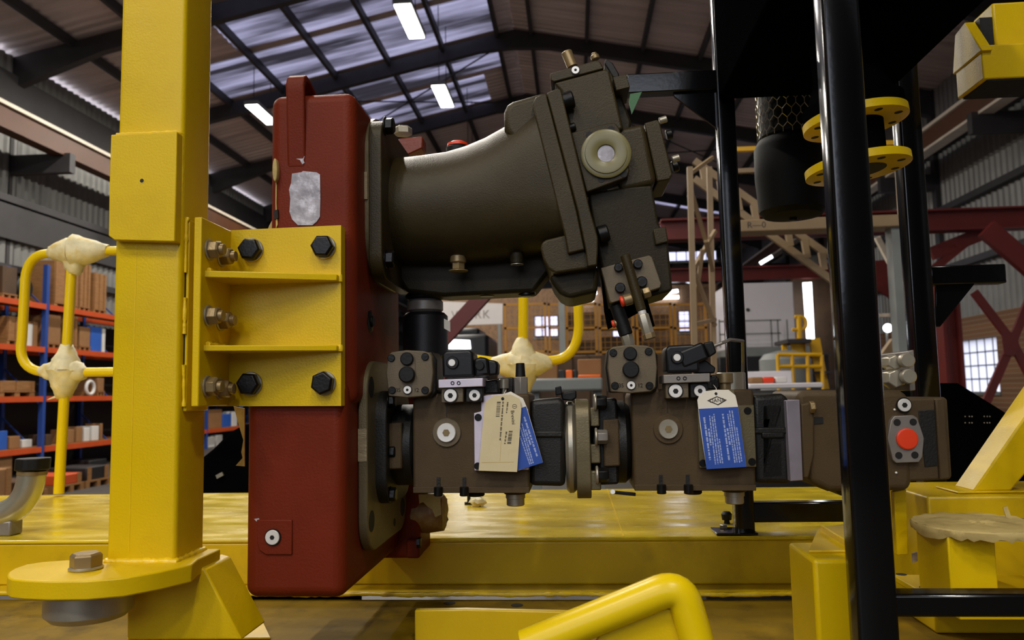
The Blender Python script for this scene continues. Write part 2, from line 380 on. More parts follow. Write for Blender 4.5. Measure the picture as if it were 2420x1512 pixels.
# lifting eye: an arch rib in the plane of depth and height
ex0, ex1 = at(674, 300, 1.675).x, at(717, 300, 1.675).x
zt = at(695, 170, 1.675).z; zs = at(760, 222, 1.69).z; zl = at(690, 392, 1.675).z
outer = [(1.6895, zl), (1.677, zs), (1.674, zt-0.030), (1.680, zt-0.010), (1.695, zt), (1.715, zt-0.001), (1.76, zt-0.014), (1.81, zt-0.030), (1.88, zs-0.006), (1.88, zl)]
inner = [(1.720, zs-0.04), (1.690, zs-0.03), (1.690, zt-0.030), (1.697, zt-0.017), (1.707, zt-0.012), (1.722, zt-0.013), (1.762, zt-0.025), (1.805, zt-0.042), (1.850, zs-0.010), (1.84, zs-0.04)]
MB().ring([(ex0, y, z) for y, z in outer], [(ex0, y, z) for y, z in inner], (ex1-ex0, 0, 0)).build('lifting_eye', M['red'], gb, bevel=0.006, seg=3)
for a, b, c in ((667, 700, 300), (716, 745, 280)):
    q = [at(a, c-70, 1.688), at(b, c-74, 1.688), at((a+b)/2, c+120, 1.688)]
# drain boss, plug
bx = [at(x, y, 1.656) for x, y in ((606, 1228), (690, 1228), (690, 1311), (628, 1311), (612, 1300), (607, 1280))]
bo = MB().prism(bx, (0, 0.01, 0)).build('drain_boss', M['red'], gb, bevel=0.002)
p = at(645, 1269, 1.655)
pl = MB().lathe(p, (0, -1, 0), [(0, 0.0155), (0.004, 0.0155), (0.005, 0.0145)], 32).build('drain_plug', M['bright'], gb)
MB().ringcyl(p, p + V((0, -0.002, 0)), 0.0178, 0.0153).build('sealing_ring', M['bolt'], pl)
MB().cyl(p + V((0, -0.003, 0)), p + V((0, -0.0055, 0)), 0.0052, n=6).build('hex_socket', M['bore'], pl)
# scraped foil label and paint chips
lb = [(690, 410), (712, 407), (716, 404), (748, 407), (756, 412), (757, 470), (756, 512), (748, 524), (738, 532), (704, 532), (690, 518), (684, 500), (686, 470), (683, 448), (688, 432)]
MB().pix(lb, 1.6875, 1.6902).build('scraped_label', M['label'], gb)
MB().pix([(700, 375), (711, 366), (720, 369), (717, 378), (720, 385), (714, 388), (709, 378)], 1.6880, 1.6902).build('paint_chip', M['label'], gb)
MB().pix([(600, 1226), (612, 1224), (614, 1230), (606, 1232)], 1.6595, 1.663).build('paint_chip', M['label'], gb)
# dowel and seam on the left side face
q = [at(649 + 6*math.cos(t*math.pi/8), 401 + 28*math.sin(t*math.pi/8), 1.676) for t in range(16)]
MB().prism(q, (0, 0.016, 0)).build('oval_tab', M['paper'], gb, bevel=0.002)
MB().pix([(651, 430), (654, 432), (653, 480), (656, 530), (652, 540), (651, 480)], 1.6872, 1.6902).build('glue_line', M['paper'], gb)
MB().pix([(647, 498), (656, 494), (657, 515), (648, 518)], 1.684, 1.6902).build('socket_pocket', M['bore'], gb)
# taped-over cap on the far left side and hanging scraps of paper
pc = at(640, 610, 2.02)
MB().lathe(V((LX0+0.03, 2.0, pc.z+0.02)), (-1, 0, 0), [(0, 0.150), (0.035, 0.142), (0.07, 0.115), (0.095, 0.075), (0.105, 0.03)], 18).build('taped_cap', M['paper'], gb, rough=0.004)
MB().pix([(552, 960), (578, 965), (578, 1102), (557, 1100), (573, 1082), (570, 1068), (575, 1040), (566, 1010)], 1.80, 1.804).build('torn_paper', M['paper'], gb)
# taped port on the rear right
pr = at(1008, 1215, 2.2)
MB().lathe(V((pr.x-0.04, 2.23, pr.z)), (1, 0, 0), [(0, 0.056), (0.04, 0.058), (0.085, 0.052), (0.09, 0.035)], 18).build('taped_port', M['tape_brown'], gb, rough=0.003)
MB().box(at(978, 1300, 2.1).x-0.03, at(984, 1300, 2.1).x, 2.14, 2.20, at(985, 1318, 2.15).z, at(985, 1275, 2.15).z).build('rear_foot', M['red'], gb, bevel=0.006)
p = at(986, 1282, 2.06); MB().hexhead(p, (1, 0, 0), 0.014, 0.010, 0.2).build('foot_bolt', M['bolt'], gb)
MB().pix([(988, 1170), (1040, 1166), (1041, 1215), (1030, 1222), (1022, 1204), (1010, 1196), (1000, 1186), (992, 1190)], 2.13, 2.134).build('torn_paper', M['paper'], gb, rough=0.002)
# oil level fitting on the side, half hidden
p = onx(862, 760, GX1)
q_ = MB().hexhead(p, (1, 0, 0), 0.030, 0.016, 0.2).build('level_plug', M['bolt'], gb, bevel=0.001)
MB().cylc(p + V((0.016, 0, 0)), p + V((0.022, 0, 0)), 0.014).build('plug_cap', M['bolt'], q_)
# red outlet and breather behind the motor
p = at(985, 340, 2.22)
ro = MB().loft([[V((p.x-0.05+dx*1.0, 2.22+dy*sy, p.z-0.02+dz*sz)) for dx, dy, dz in ((0, -.03, -.05), (0, .03, -.05), (0, .03, .05), (0, -.03, .05))] for dx, sy, sz in ((0, 0.8, 0.62),)] + [[V((at(1003, 340, 2.22).x, 2.22+dy*1.0, p.z-0.005+dz*0.36)) for dx, dy, dz in ((0, -.03, -.05), (0, .03, -.05), (0, .03, .05), (0, -.03, .05))]]).build('outlet_neck', M['red_gloss'], gb, bevel=0.004)
p = at(952, 318, 2.22); MB().hexhead(p, (0, 0, 1), 0.028, 0.022, 0.3).build('breather_plug', M['steel'], gb, bevel=0.001)
p = at(1082, 356, 2.20)
rp = MB().cylc(p + V((0, 0, -0.05)), p + V((0, 0, 0.012)), 0.034, 28).build('filler_neck', M['rubber'], gb)
MB().lathe(p + V((0, 0, 0.012)), (0, 0, 1), [(0, 0.031), (0.008, 0.030), (0.014, 0.018)], 28).build('filler_cap', M['red_plug'], rp)
# ================================================================ bent-axis hydraulic motor on top
MY = 1.97
mo = thing('hydraulic_motor', 'large olive bent-axis hydraulic motor flanged to the upper part of the red gearbox', 'hydraulic motor', (-0.2, MY, 1.93))
fz1, fz0 = at(860, 272, 1.777).z, at(860, 655, 1.777).z; fzc = (fz0+fz1)/2; fh = (fz1-fz0)/2
def yzpoly(x, cy, cz, hy, hz, cut, n=4):
    return [V((x, cy + a, cz + b)) for a, b in rrect(-hy, hy, -hz, hz, cut, n)]
MB().prism(yzpoly(-0.4893, MY, fzc+0.012, 0.193, fh+0.014, 0.12, 8), (0.0225, 0, 0)).build('adapter_flange', M['flange'], mo, bevel=0.003)
MB().prism(yzpoly(-0.4685, MY, fzc, 0.193, fh, 0.055, 6), (0.0315, 0, 0)).build('mounting_flange', M['olive'], mo, bevel=0.0025)
MB().box(-0.4892, -0.470, 1.772, 1.80, at(850, 472, 1.777).z, at(850, 408, 1.777).z).build('sawn_pad', M['raw_edge'], mo)
for py in (298, 612):
    p = at(905, py, 1.81); p = V((-0.437, 1.812, p.z))
    b_ = MB().hexhead(p + V((0.004, 0, 0)), (1, 0, 0), 0.021, 0.019, 0.5).build('flange_bolt', M['bolt'], mo, bevel=0.001)
    MB().cylc(p, p + V((0.004, 0, 0)), 0.023).build('washer', M['bolt'], b_)
# body: lofted from a round neck to a tilted squarish head
def section(tp, bt, hd, e, Y=MY, n=40):
    a = at(tp[0], tp[1], Y); b = at(bt[0], bt[1], Y); c = (a+b)/2; u = (a-b)/2; o = []
    for k in range(n):
        t = 2*math.pi*k/n; s, q = math.sin(t), math.cos(t)
        o.append(c + u*(math.copysign(abs(s)**(2/e), s)) + V((0, -hd*math.copysign(abs(q)**(2/e), q), 0)))
    return o
MB().loft([section((903, 392), (903, 612), 0.118, 2), section((925, 380), (925, 622), 0.126, 2), section((1000, 372), (1000, 624), 0.128, 2), section((1060, 364), (1066, 624), 0.128, 2.05),
           section((1105, 351), (1130, 622), 0.130, 2.1), section((1150, 333), (1192, 616), 0.134, 2.2), section((1190, 314), (1248, 606), 0.140, 2.5), section((1225, 300), (1300, 598), 0.146, 3), section((1262, 285), (1338, 592), 0.150, 3.6)]).build('motor_body', M['olive'], mo, smooth=50)
MB().pix([(1191, 305), (1190, 262), (1197, 246), (1210, 237), (1262, 222), (1292, 214), (1312, 300), (1260, 335), (1210, 335)], 1.845, 2.09).build('upper_lug', M['olive'], mo, bevel=0.016, seg=4)
MB().pix([(1277, 585), (1280, 573), (1290, 566), (1345, 552), (1384, 590), (1404, 625), (1396, 634), (1312, 646), (1294, 634), (1283, 612)], 1.835, 2.10).build('lower_lug', M['olive'], mo, bevel=0.012, seg=4)
MB().pix([(1296, 652), (1330, 640), (1404, 622), (1414, 650), (1412, 690), (1345, 706), (1322, 694), (1306, 672)], 1.865, 2.07).build('bottom_lug', M['olive_shaded'], mo, bevel=0.012, seg=4)
MB().pix([(1258, 246), (1266, 228), (1291, 219), (1364, 497), (1383, 590), (1342, 600), (1335, 558), (1319, 497)], 1.820, 2.12).build('head_flange', M['olive'], mo, bevel=0.004)
MB().pix([(1292, 219), (1318, 208), (1326, 211), (1395, 497), (1413, 560), (1413, 588), (1411, 626), (1388, 630), (1384, 590), (1365, 497)], 1.812, 2.128).build('cover_flange', M['olive'], mo, bevel=0.003)
TN = V((0.967, 0, 0.254)).normalized(); TU = V((-0.254, 0, 0.967)).normalized()
def stud(px, py, Y, r, L, m, name, parent, hexa=False, d=TN, sock=False):
    p = at(px, py, Y)
    o = (MB().hexhead(p, d, r, L, 0.4) if hexa else MB().cylc(p, p + d*L, r, 24)).build(name, m, parent, bevel=0.0 if not hexa else 0.0008)
    if sock: MB().cyl(p + d*(L-0.001), p + d*(L+0.0006), r*0.5, n=6).build('hex_socket', M['bore'], o)
    return o
stud(1327, 242, 1.84, 0.0215, 0.030, M['bolt'], 'cap_screw', mo)
stud(1345, 303, 1.85, 0.010, 0.016, M['bolt'], 'cap_screw', mo)
stud(1413, 556, 1.85, 0.021, 0.026, M['bolt'], 'cap_screw', mo)
stud(1398, 520, 1.90, 0.012, 0.018, M['bolt'], 'cap_screw', mo)
# control block
MB().pix([(1301, 190), (1300, 173), (1408, 142), (1418, 145), (1428, 162), (1309, 194)], 1.862, 2.06).build('block_cap', M['olive'], mo, bevel=0.003)
MB().pix([(1309, 195), (1428, 163), (1440, 166), (1474, 305), (1352, 330), (1326, 215)], 1.862, 2.06).build('control_block', M['olive'], mo, bevel=0.006, seg=3)
MB().pix([(1425, 160), (1448, 172), (1492, 285), (1488, 340), (1452, 330), (1430, 250)], 1.925, 2.10).build('block_rear', M['olive_shaded'], mo, bevel=0.006)
MB().pix([(1428, 150), (1432, 138), (1448, 148), (1462, 172), (1464, 182), (1448, 184), (1438, 165)], 1.93, 1.98).build('vent_fitting', M['rubber'], mo, bevel=0.003)
MB().pix([(1448, 182), (1480, 175), (1489, 206), (1456, 214)], 1.88, 1.99).build('sensor_block', M['olive'], mo, bevel=0.002)
p = at(1353, 158, 1.90)
st = MB().lathe(p, TU*0.97 + V((-0.1, 0, 0.03)), [(0, 0.0135), (0.03, 0.0135), (0.04, 0.0138), (0.042, 0.0120)], 24).build('bleed_stem', M['brass'], mo)
p = at(1408, 141, 1.92); MB().cylc(p, p + TU*0.012, 0.011).cylc(p + TU*0.011, p + TU*0.018, 0.007).build('copper_screw', M['brass'], mo)
def plug(px, py, Y, ro, parent, ri=0.42, m='bright', h=0.004, rim=None, name='port_plug', sock=6):
    """round plug facing the camera, with a rim behind it and a socket"""
    p = at(px, py, Y)
    o = MB().lathe(p, (0, -1, 0), [(0, ro), (h, ro), (h*1.25, ro*0.93)], 32).build(name, M[m], parent)
    MB().ringcyl(p + V((0, 0, 0)), p + V((0, -h*0.5, 0)), rim or ro*1.16, ro*0.98).build('plug_rim', M['bolt'], o)
    MB().cyl(p + V((0, -h, 0)), p + V((0, -h*1.4, 0)), ro*ri, n=sock).build('hex_socket', M['bore'], o)
    return o
plug(1360, 167, 1.862, 0.0098, mo, 0.36)
# port block with translucent cap
MB().pix([(1449, 305), (1523, 290), (1553, 427), (1541, 437), (1470, 452), (1440, 400)], 1.872, 2.06).build('port_block', M['olive'], mo, bevel=0.014, seg=4)
MB().pix([(1523, 290), (1553, 282), (1559, 286), (1590, 412), (1583, 424), (1553, 429)], 1.880, 2.05).build('port_end_cap', M['olive'], mo, bevel=0.008, seg=3)
MB().pix([(1349, 313), (1440, 290), (1455, 291), (1464, 303), (1488, 402), (1484, 414), (1474, 422), (1386, 455)], 1.846, 1.90).build('port_pad', M['olive'], mo, bevel=0.003)
p = at(1432, 364, 1.845)
cap = MB().lathe(p, (0, -1, 0), [(0, 0.0595), (0.005, 0.0600), (0.0065, 0.058), (0.0066, 0.0505), (0.010, 0.0495), (0.0105, 0.0460), (0.0095, 0.0250), (0.0078, 0.0215), (0.0030, 0.0205)], 48).build('port_cap', M['clear_cap'], mo, smooth=40)
MB().cyl(p + V((0, -0.002, 0)), p + V((0, -0.0045, 0)), 0.0203, n=32).build('cap_centre', M['label'], cap)
for x, y in ((1393, 319), (1444, 306), (1474, 411), (1421, 423)):
    q = at(x, y, 1.846); MB().cyl(q, q + V((0, -0.0012, 0)), 0.0085, n=20).build('tapped_hole', M['bore'], mo)
for x, y in ((1558, 286), (1588, 377)):
    stud(x, y, 1.93, 0.0085, 0.019, M['steel'], 'cap_screw', mo)
stud(1574, 320, 2.0, 0.013, 0.016, M['bolt'], 'cap_screw', mo)
stud(1588, 395, 1.99, 0.015, 0.016, M['bolt'], 'cap_screw', mo)
# lower control body and its solenoid plate
MB().pix([(1390, 456), (1480, 441), (1541, 437), (1549, 480), (1556, 525), (1566, 545), (1578, 560), (1590, 686), (1500, 712), (1440, 728), (1424, 640), (1413, 590)], 1.875, 2.07).build('lower_body', M['olive_shaded'], mo, bevel=0.006, seg=3)
MB().pix([(1543, 541), (1574, 535), (1580, 571), (1549, 579)], 1.865, 1.95).build('side_boss', M['olive'], mo, bevel=0.003)
MB().pix([(1420, 633), (1534, 603), (1541, 607), (1563, 670), (1560, 680), (1446, 716), (1441, 712)], 1.850, 1.88).build('solenoid_plate', M['pump_cover'], mo, bevel=0.002)
MB().pix([(1421, 650), (1446, 722), (1528, 700), (1548, 770), (1530, 776), (1515, 735), (1437, 778), (1428, 735)], 1.93, 1.945).build('guard_plate', M['black_sheet'], mo, bevel=0.001)
for x, y, r in ((1461, 633, 10), (1507, 625, 11), (1465, 681, 12), (1516, 667, 13)):
    q = at(x, y, 1.850); o = MB().cylc(q, q + V((0, -0.012, 0)), R(r, 1.85)).build('cap_screw', M['bolt'], mo)
    MB().cyl(q + V((0, -0.0115, 0)), q + V((0, -0.0125, 0)), R(r*0.5, 1.85), n=6).build('hex_socket', M['bore'], o)
# pressure fittings under the control body
ft = thing('pressure_fitting', 'olive tube fitting with steel nut hanging under the motor control block', 'fitting', at(1500, 800, 1.82))
a, b = at(1477, 603, 1.825), at(1516, 733, 1.825)
MB().cylc(a, b, 0.0115, 24, 0.001).build('tube', M['olive'], ft)
d = (b-a).normalized(); MB().cylc(b, b + d*0.011, 0.0095).build('ferrule', M['bright'], ft)
MB().lathe(b + d*0.010, d, [(0, 0.012), (0.003, 0.0135), (0.045, 0.0135), (0.048, 0.012)], 6, 0.2).build('long_nut', M['steel'], ft, bevel=0.0008)
MB().lathe(b + d*0.056, d, [(0, 0.0145), (0.012, 0.0145), (0.014, 0.012)], 6, 0.2).build('end_nut', M['brass'], ft, bevel=0.0008)
q = at(1474, 711, 1.835); e = (at(1494, 705, 1.835) - q).normalized()
o = MB().cylc(q, q + e*0.021, 0.0135).build('banjo', M['brass'], ft); MB().cylc(q - e*0.008, q, 0.0125).build('red_seal', M['red_plug'], o)
q = at(1520, 694, 1.835); MB().hexhead(q, e, 0.0135, 0.017, 0.1).build('side_nut', M['brass'], ft, bevel=0.0008)
f2 = thing('return_fitting', 'black tube fitting with steel end just behind the olive tube fitting', 'fitting', at(1490, 815, 1.88))
a, b = at(1462, 738, 1.88), at(1480, 792, 1.88); d = (b-a).normalized()
MB().cylc(a - d*0.02, b, 0.0165).build('sleeve', M['rubber'], f2)
MB().lathe(b, d, [(0, 0.015), (0.02, 0.015), (0.024, 0.012), (0.05, 0.012)], 6, 0.3).build('end_nut', M['steel'], f2, bevel=0.0008)
q = at(1452, 765, 1.88); MB().cylc(q, q + e*0.02, 0.010).build('banjo', M['brass'], f2); MB().cylc(q - e*0.006, q, 0.0095).build('red_seal', M['red_plug'], f2)
# underside of the motor
MB().pix([(935, 600), (1285, 592), (1300, 640), (1262, 690), (1050, 700), (960, 690), (935, 650)], 1.99, 2.10).build('sump', M['olive_shaded'], mo, bevel=0.01)
p = at(1083, 622, 1.93); o = MB().cylc(p + V((0, 0, 0.02)), p, 0.0205).hexhead(p, (0, 0, -1), 0.017, 0.018, 0.3).build('drain_nut', M['brass'], mo); MB().cylc(p + V((0, 0, -0.021)), p + V((0, 0, -0.018)), 0.025, 28).build('washer', M['brass'], o)
p = at(1222, 624, 1.93); MB().cylc(p + V((0, 0, 0.03)), p, 0.017).build('test_point', M['olive_shaded'], mo)
MB().ringcyl(p, p + V((0, 0, -0.002)), 0.0165, 0.012).build('seal_ring', M['steel'], mo)
for x in (1150, 1245):
    p = at(x, 690, 2.02); MB().cylc(p + V((0, 0, 0.02)), p + V((0, 0, -0.012)), 0.022).build('cap_screw', M['bolt'], mo)
# black actuator with bright collar standing between motor and pump
ac = thing('brake_actuator', 'black cylinder with a bright collar between the motor and the pump below', 'actuator', at(1010, 850, 2.06))
p = at(1005, 740, 2.06); zb = at(1005, 850, 2.06).z; zt = at(1005, 690, 2.06).z
MB().cylc(V((p.x, 2.06, zb)), V((p.x, 2.06, p.z)), 0.060, 40).build('barrel', M['plastic'], ac)
MB().cylc(V((p.x, 2.06, p.z)), V((p.x, 2.06, at(1005, 708, 2.06).z)), 0.048, 40).build('collar', M['alu_grey'], ac)
MB().cylc(V((p.x, 2.06, at(1005, 708, 2.06).z)), V((p.x, 2.06, zt-0.004)), 0.052, 40).build('top_cap', M['rubber'], ac)
MB().pix([(1046, 751), (1064, 760), (1064, 784), (1046, 774)], 2.035, 2.038).build('sticker', M['tag_white'], ac)
# ================================================================ two tandem pumps
PY = 1.96; PF = 1.84
def pump(dx, first, label):
    """variable pump; dx shifts it along the shaft; features are placed on the first pump's front plane"""
    D = V((dx, 0, 0))
    root = thing('piston_pump', label, 'hydraulic pump', at(1110, 1168, PY) + D, 'two tandem piston pumps on one shaft')
    def A(x, y, Y): return at(x, y, Y) + D
    def px(poly, Y0, Y1): return MB().prism([A(x, y, Y0) for x, y in poly], (0, Y1-Y0, 0))
    def disc(x, y, Y, rp, h, m, name, par, n=32, ch=True):
        p = A(x, y, Y); r = R(rp, Y)
        return (MB().cylc(p, p + V((0, -h, 0)), r, n) if ch else MB().cyl(p, p + V((0, -h, 0)), r, n=n)).build(name, M[m], par)
    def plg(x, y, Y, rp, par, ri=0.4, m='bright', h=0.004, name='port_plug', rim=1.16):
        p = A(x, y, Y); ro = R(rp, Y)
        o = MB().lathe(p, (0, -1, 0), [(0, ro), (h, ro), (h*1.25, ro*0.93)], 32).build(name, M[m], par)
        MB().ringcyl(p, p + V((0, -h*0.5, 0)), ro*rim, ro*0.98).build('plug_rim', M['bolt'], o)
        MB().cyl(p + V((0, -h, 0)), p + V((0, -h*1.4, 0)), ro*ri, n=6).build('hex_socket', M['bore'], o)
        return o
    # body
    body = px([(976, 1163), (975, 945), (985, 932), (1010, 930), (1248, 930), (1252, 936), (1252, 1150), (1249, 1163)], PF, PF+0.235).build('pump_body', M['pump'], root, bevel=0.006, seg=3)
    px([(976, 1151), (1251, 1151), (1251, 1165), (976, 1165)], PF-0.004, PF+0.20).build('bottom_plate', M['pump'], root, bevel=0.0012)
    for x in (1036, 1097):
        px([(x-4, 1128), (x+4, 1128), (x+4, 1151), (x-4, 1151)], PF-0.0025, PF).build('screw_slot', M['pump_dark'], root)
        p = A(x, 1150, PF-0.006); q = A(x, 1172, PF-0.006); MB().cylc(q, p, 0.0105).build('cap_screw', M['bolt'], root)
    # nose towards the drive side
    nz = at(980, 1050, PY).z
    MB().cylc(V((at(912, 1050, 1.88).x, PY, nz)) + D, V((at(978, 1050, PF).x, PY, nz)) + D, 0.100, 40).build('nose', M['pump_dark'], root)
    px([(913, 1000), (949, 998), (950, 1108), (913, 1110)], 1.855, 1.95).build('nose_lug', M['pump'], root, bevel=0.004)
    fx0 = at(868, 1050, 1.79).x; fx1 = at(905, 1050, 1.79).x
    if first:
        MB().prism(yzpoly(fx0, PY, nz, 0.135, 0.135, 0.07, 8), (fx1-fx0, 0, 0)).build('mount_flange', M['pump_dark'], root, bevel=0.003)
        for zz in (0.11, -0.01, -0.11):
            p = V((fx1, 1.862, nz+zz)) + D; b_ = MB().hexhead(p, (1, 0, 0), 0.017, 0.014, 0.4).build('mount_bolt', M['bolt'], root, bevel=0.001)
            MB().cylc(p + V((-0.003, 0, 0)), p, 0.020).build('washer', M['bolt'], b_)
    else:
        px([(905, 955), (950, 950), (950, 1150), (905, 1152)], 1.87, 2.05).build('mount_flange', M['pump_dark'], root, bevel=0.006)
        for y, rr in ((960, 16), (1040, 17), (1128, 17)):
            p = A(897, y, 1.845); b_ = MB().hexhead(p, (1, 0, 0), R(rr, 1.845), 0.024, 0.5).build('mount_bolt', M['alu_grey'] if y == 1040 else M['bolt'], root, bevel=0.001)
            MB().cylc(p + V((-0.006, 0, 0)), p, R(rr*1.25, 1.845), 28).build('washer', M['steel'], b_)
    # servo cover
    sc = px([(918, 936), (912, 880), (917, 840), (924, 832), (960, 827), (1000, 829), (1016, 834), (1021, 842), (1024, 880), (1019, 926), (1008, 936), (962, 940)], 1.800, 1.825).build('servo_cover', M['pump_cover'], root, bevel=0.0025)
    px([(920, 938), (914, 880), (920, 838), (1020, 830), (1032, 850), (1032, 925), (1020, 940)], 1.826, 1.93).build('servo_housing', M['pump_dark'], root, bevel=0.004)
    ov = [(948, 845), (951, 836), (958, 831), (968, 831), (976, 836), (980, 845), (981, 885), (978, 899), (970, 906), (957, 906), (949, 899), (946, 885)]
    px(ov, 1.7975, 1.80).build('oval_pad', M['pump_cover'], sc)
    disc(962.5, 848, 1.798, 16, 0.008, 'rubber', 'sealing_cap', sc); disc(963, 885, 1.798, 19.5, 0.012, 'rubber', 'sealing_cap', sc)
    plg(963.5, 921, 1.80, 9.6, sc, 0.36)
    for x, y in ((925, 846), (1005, 843), (927, 922), (1005, 922)):
        disc(x, y, 1.80, 9, 0.004, 'bolt', 'cap_screw', sc, 24)
    for x, t in ((941, '35'), (984, '12')):
        text(t, 'cast_number', 0.013, A(x, 922, 1.7996), (math.pi/2, 0, 0), M['bolt'], sc, 0.9)
    # pilot valve
    px([(1036, 897), (1141, 893), (1141, 913), (1036, 917)], 1.795, 1.90).build('valve_plate', M['alu'] if first else M['alu_grey'], root, bevel=0.0015)
    for x in (1069.5, 1084): 
        p = A(x, 905, 1.795); MB().ringcyl(p, p + V((0, -0.0012, 0)), 0.0044, 0.0026).build('hole_rim', M['bolt'], root); 
    px([(1043, 917), (1095, 915), (1095, 950), (1043, 952)], 1.805, 1.88).build('port_block', M['pump_cover'], root, bevel=0.002)
    plg(1065, 934.5, 1.805, 15.5, root, 0.42)
    px([(1100, 915), (1142, 914), (1142, 950), (1100, 951)], 1.812, 1.88).build('port_block', M['pump_dark'], root, bevel=0.003)
    plg(1122, 934, 1.812, 13.5, root, 0.42)
    sb = px([(1046, 892), (1044, 838), (1052, 829), (1108, 826), (1118, 834), (1121, 890)], 1.802, 1.89).build('solenoid', M['plastic'], root, bevel=0.006, seg=3)
    disc(1070, 857, 1.802, 15, 0.006, 'plastic', 'coil_nut', sb); disc(1068, 857, 1.796, 8.5, 0.003, 'bright', 'coil_screw', sb)
    if first:
        px([(1120, 848), (1135, 843), (1152, 846), (1158, 886), (1122, 889)], 1.805, 1.87).build('coil_end', M['plastic'], root, bevel=0.006)
        disc(1134, 864, 1.805, 11, 0.006, 'rubber', 'coil_boss', root)
        px([(1152, 849), (1172, 852), (1177, 862), (1175, 886), (1152, 888)], 1.815, 1.87).build('connector', M['plastic'], root, bevel=0.005)
    else:
        a = A(1075, 862, 1.80); b = A(1135, 838, 1.80); d = (b-a).normalized(); n_ = V((-d.z, 0, d.x))
        MB().prism([a - n_*0.022, a + n_*0.018, b + n_*0.019, b - n_*0.022], (0, 0.04, 0)).build('connector', M['plastic'], root, bevel=0.006)
        MB().prism([b - n_*0.020, b + n_*0.016, b + d*0.022 + n_*0.012, b + d*0.020 - n_*0.016], (0, 0.036, 0)).build('cable_boot', M['rubber'], root, bevel=0.004)
        s_ = b + d*0.02 + V((0, 0.02, 0))
        MB().tube([s_, s_ + d*0.02, s_ + V((0.05, 0.05, 0.018)), s_ + V((0.10, 0.15, 0.02)), s_ + V((0.13, 0.30, -0.03)), s_ + V((0.14, 0.40, -0.2))], 0.0042, 10).build('cable', M['alu_grey'], root)
        px([(1128, 852), (1165, 880), (1162, 893), (1118, 893)], 1.83, 1.87).build('coil_end', M['plastic'], root, bevel=0.003)
    # big centre plug
    p = A(1056, 1022, PF)
    rg = MB().lathe(p, (0, -1, 0), [(0, R(34, PF)), (0.003, R(34, PF)), (0.0045, R(32.5, PF))], 48).build('centre_boss', M['pump_cover'] if first else M['pump'], root)
    cp_ = MB().lathe(p + V((0, -0.0045, 0)), (0, -1, 0), [(0, R(22.5, PF)), (0.004, R(22.5, PF)), (0.006, R(21, PF)), (0.0055, R(12, PF))], 40).build('centre_plug', M['bright'] if first else M['steel'], root)
    MB().cyl(p + V((0, -0.0095, 0)), p + V((0, -0.0108, 0)), R(9, PF), n=6).build('hex_socket', M['brass'], cp_)
    MB().box(p.x-0.001, p.x+0.001, PF-0.0006, PF, A(1056, 985, PF).z, A(1056, 955, PF).z).build('casting_line', M['pump_dark'], root)
    # name plate
    np_ = px([(1120, 976), (1137, 972), (1137, 937), (1152, 933), (1205, 930), (1205, 968), (1248, 966), (1250, 1110), (1121, 1112)], PF-0.014, PF+0.002).build('side_plate', M['alu'] if first else M['flange'], root, bevel=0.0015)
    for x, y in ((1130, 986), (1129, 1101), (1233, 980), (1240, 1098)):
        disc(x, y, PF-0.014, 8.5, 0.0025, 'bolt', 'cap_screw', np_, 24)
    # rear section and collar
    px([(1252, 945), (1320, 940), (1336, 950), (1336, 1150), (1252, 1148)], PF+0.012, PF+0.22).build('rear_body', M['pump_dark'], root, bevel=0.012, seg=3)
    px([(1252, 1018), (1330, 1018), (1330, 1034), (1252, 1034)], PF+0.006, PF+0.02).build('rib', M['pump_dark'], root, bevel=0.004)
    # bottom plugs
    p = A(1218, 1160, 1.90); pl_ = MB().lathe(p + V((0, 0, 0.004)), (0, 0, -1), [(0, 0.0235), (0.020, 0.0235), (0.021, 0.0215), (0.036, 0.0215), (0.038, 0.019)], 28).build('drain_plug', M['steel'], root)
    MB().cylc(p + V((0, 0, 0.012)), p + V((0, 0, -0.006)), 0.031).build('drain_boss', M['pump_dark'], root)
    p = A(1125, 1166, 1.90); MB().cylc(p + V((0, 0, 0.004)), p + V((0, 0, -0.006)), 0.021).build('bottom_plug', M['rubber'], root)
    # top fittings
    px([(1142, 900), (1175, 896), (1180, 930), (1142, 932)], 1.86, 1.95).build('top_block', M['pump_dark'], root, bevel=0.004)
    if first:
        p = A(1191, 930, 1.90); MB().lathe(p, (0, 0, 1), [(0, 0.006), (0.012, 0.006), (0.013, 0.012), (0.034, 0.012), (0.036, 0.010)], 24).build('grease_nipple', M['steel'], root)
        px([(1175, 893), (1213, 891), (1213, 930), (1175, 932)], 1.92, 1.97).build('valve_body', M['pump_dark'], root, bevel=0.003)
        p = A(1232, 932, 1.90); MB().lathe(p, (0, 0, 1), [(0, 0.018), (0.040, 0.018), (0.042, 0.017)], 6, 0.5).build('hex_adapter', M['alu_grey'], root, bevel=0.001)
        MB().lathe(A(1230, 890, 1.90), (0, 0, 1), [(0, 0.0125), (0.004, 0.0120), (0.032, 0.0105), (0.033, 0.0095)], 24).build('dust_cap', M['rubber'], root)
    else:
        p = A(1226, 936, 1.93); MB().lathe(p, (0, 0, 1), [(0, 0.034), (0.045, 0.034), (0.047, 0.032)], 36).build('port_collar', M['steel'], root)
        p = A(1203, 936, 1.90); MB().lathe(p, (0, 0, 1), [(0, 0.014), (0.020, 0.014), (0.022, 0.020), (0.044, 0.020)], 24).build('bleed_adapter', M['brass'], root)
        px([(1158, 906), (1180, 902), (1182, 928), (1158, 930)], 1.86, 1.90).build('valve_body', M['bolt'], root, bevel=0.004)
    return root
PDX = at(1579, 1018, PF).x - at(1056, 1022, PF).x
p1 = pump(0.0, True, 'brown piston pump next to the red gearbox, with a cream tag hanging on it')
p2 = pump(PDX, False, 'brown piston pump farther from the gearbox, with a white and blue tag')
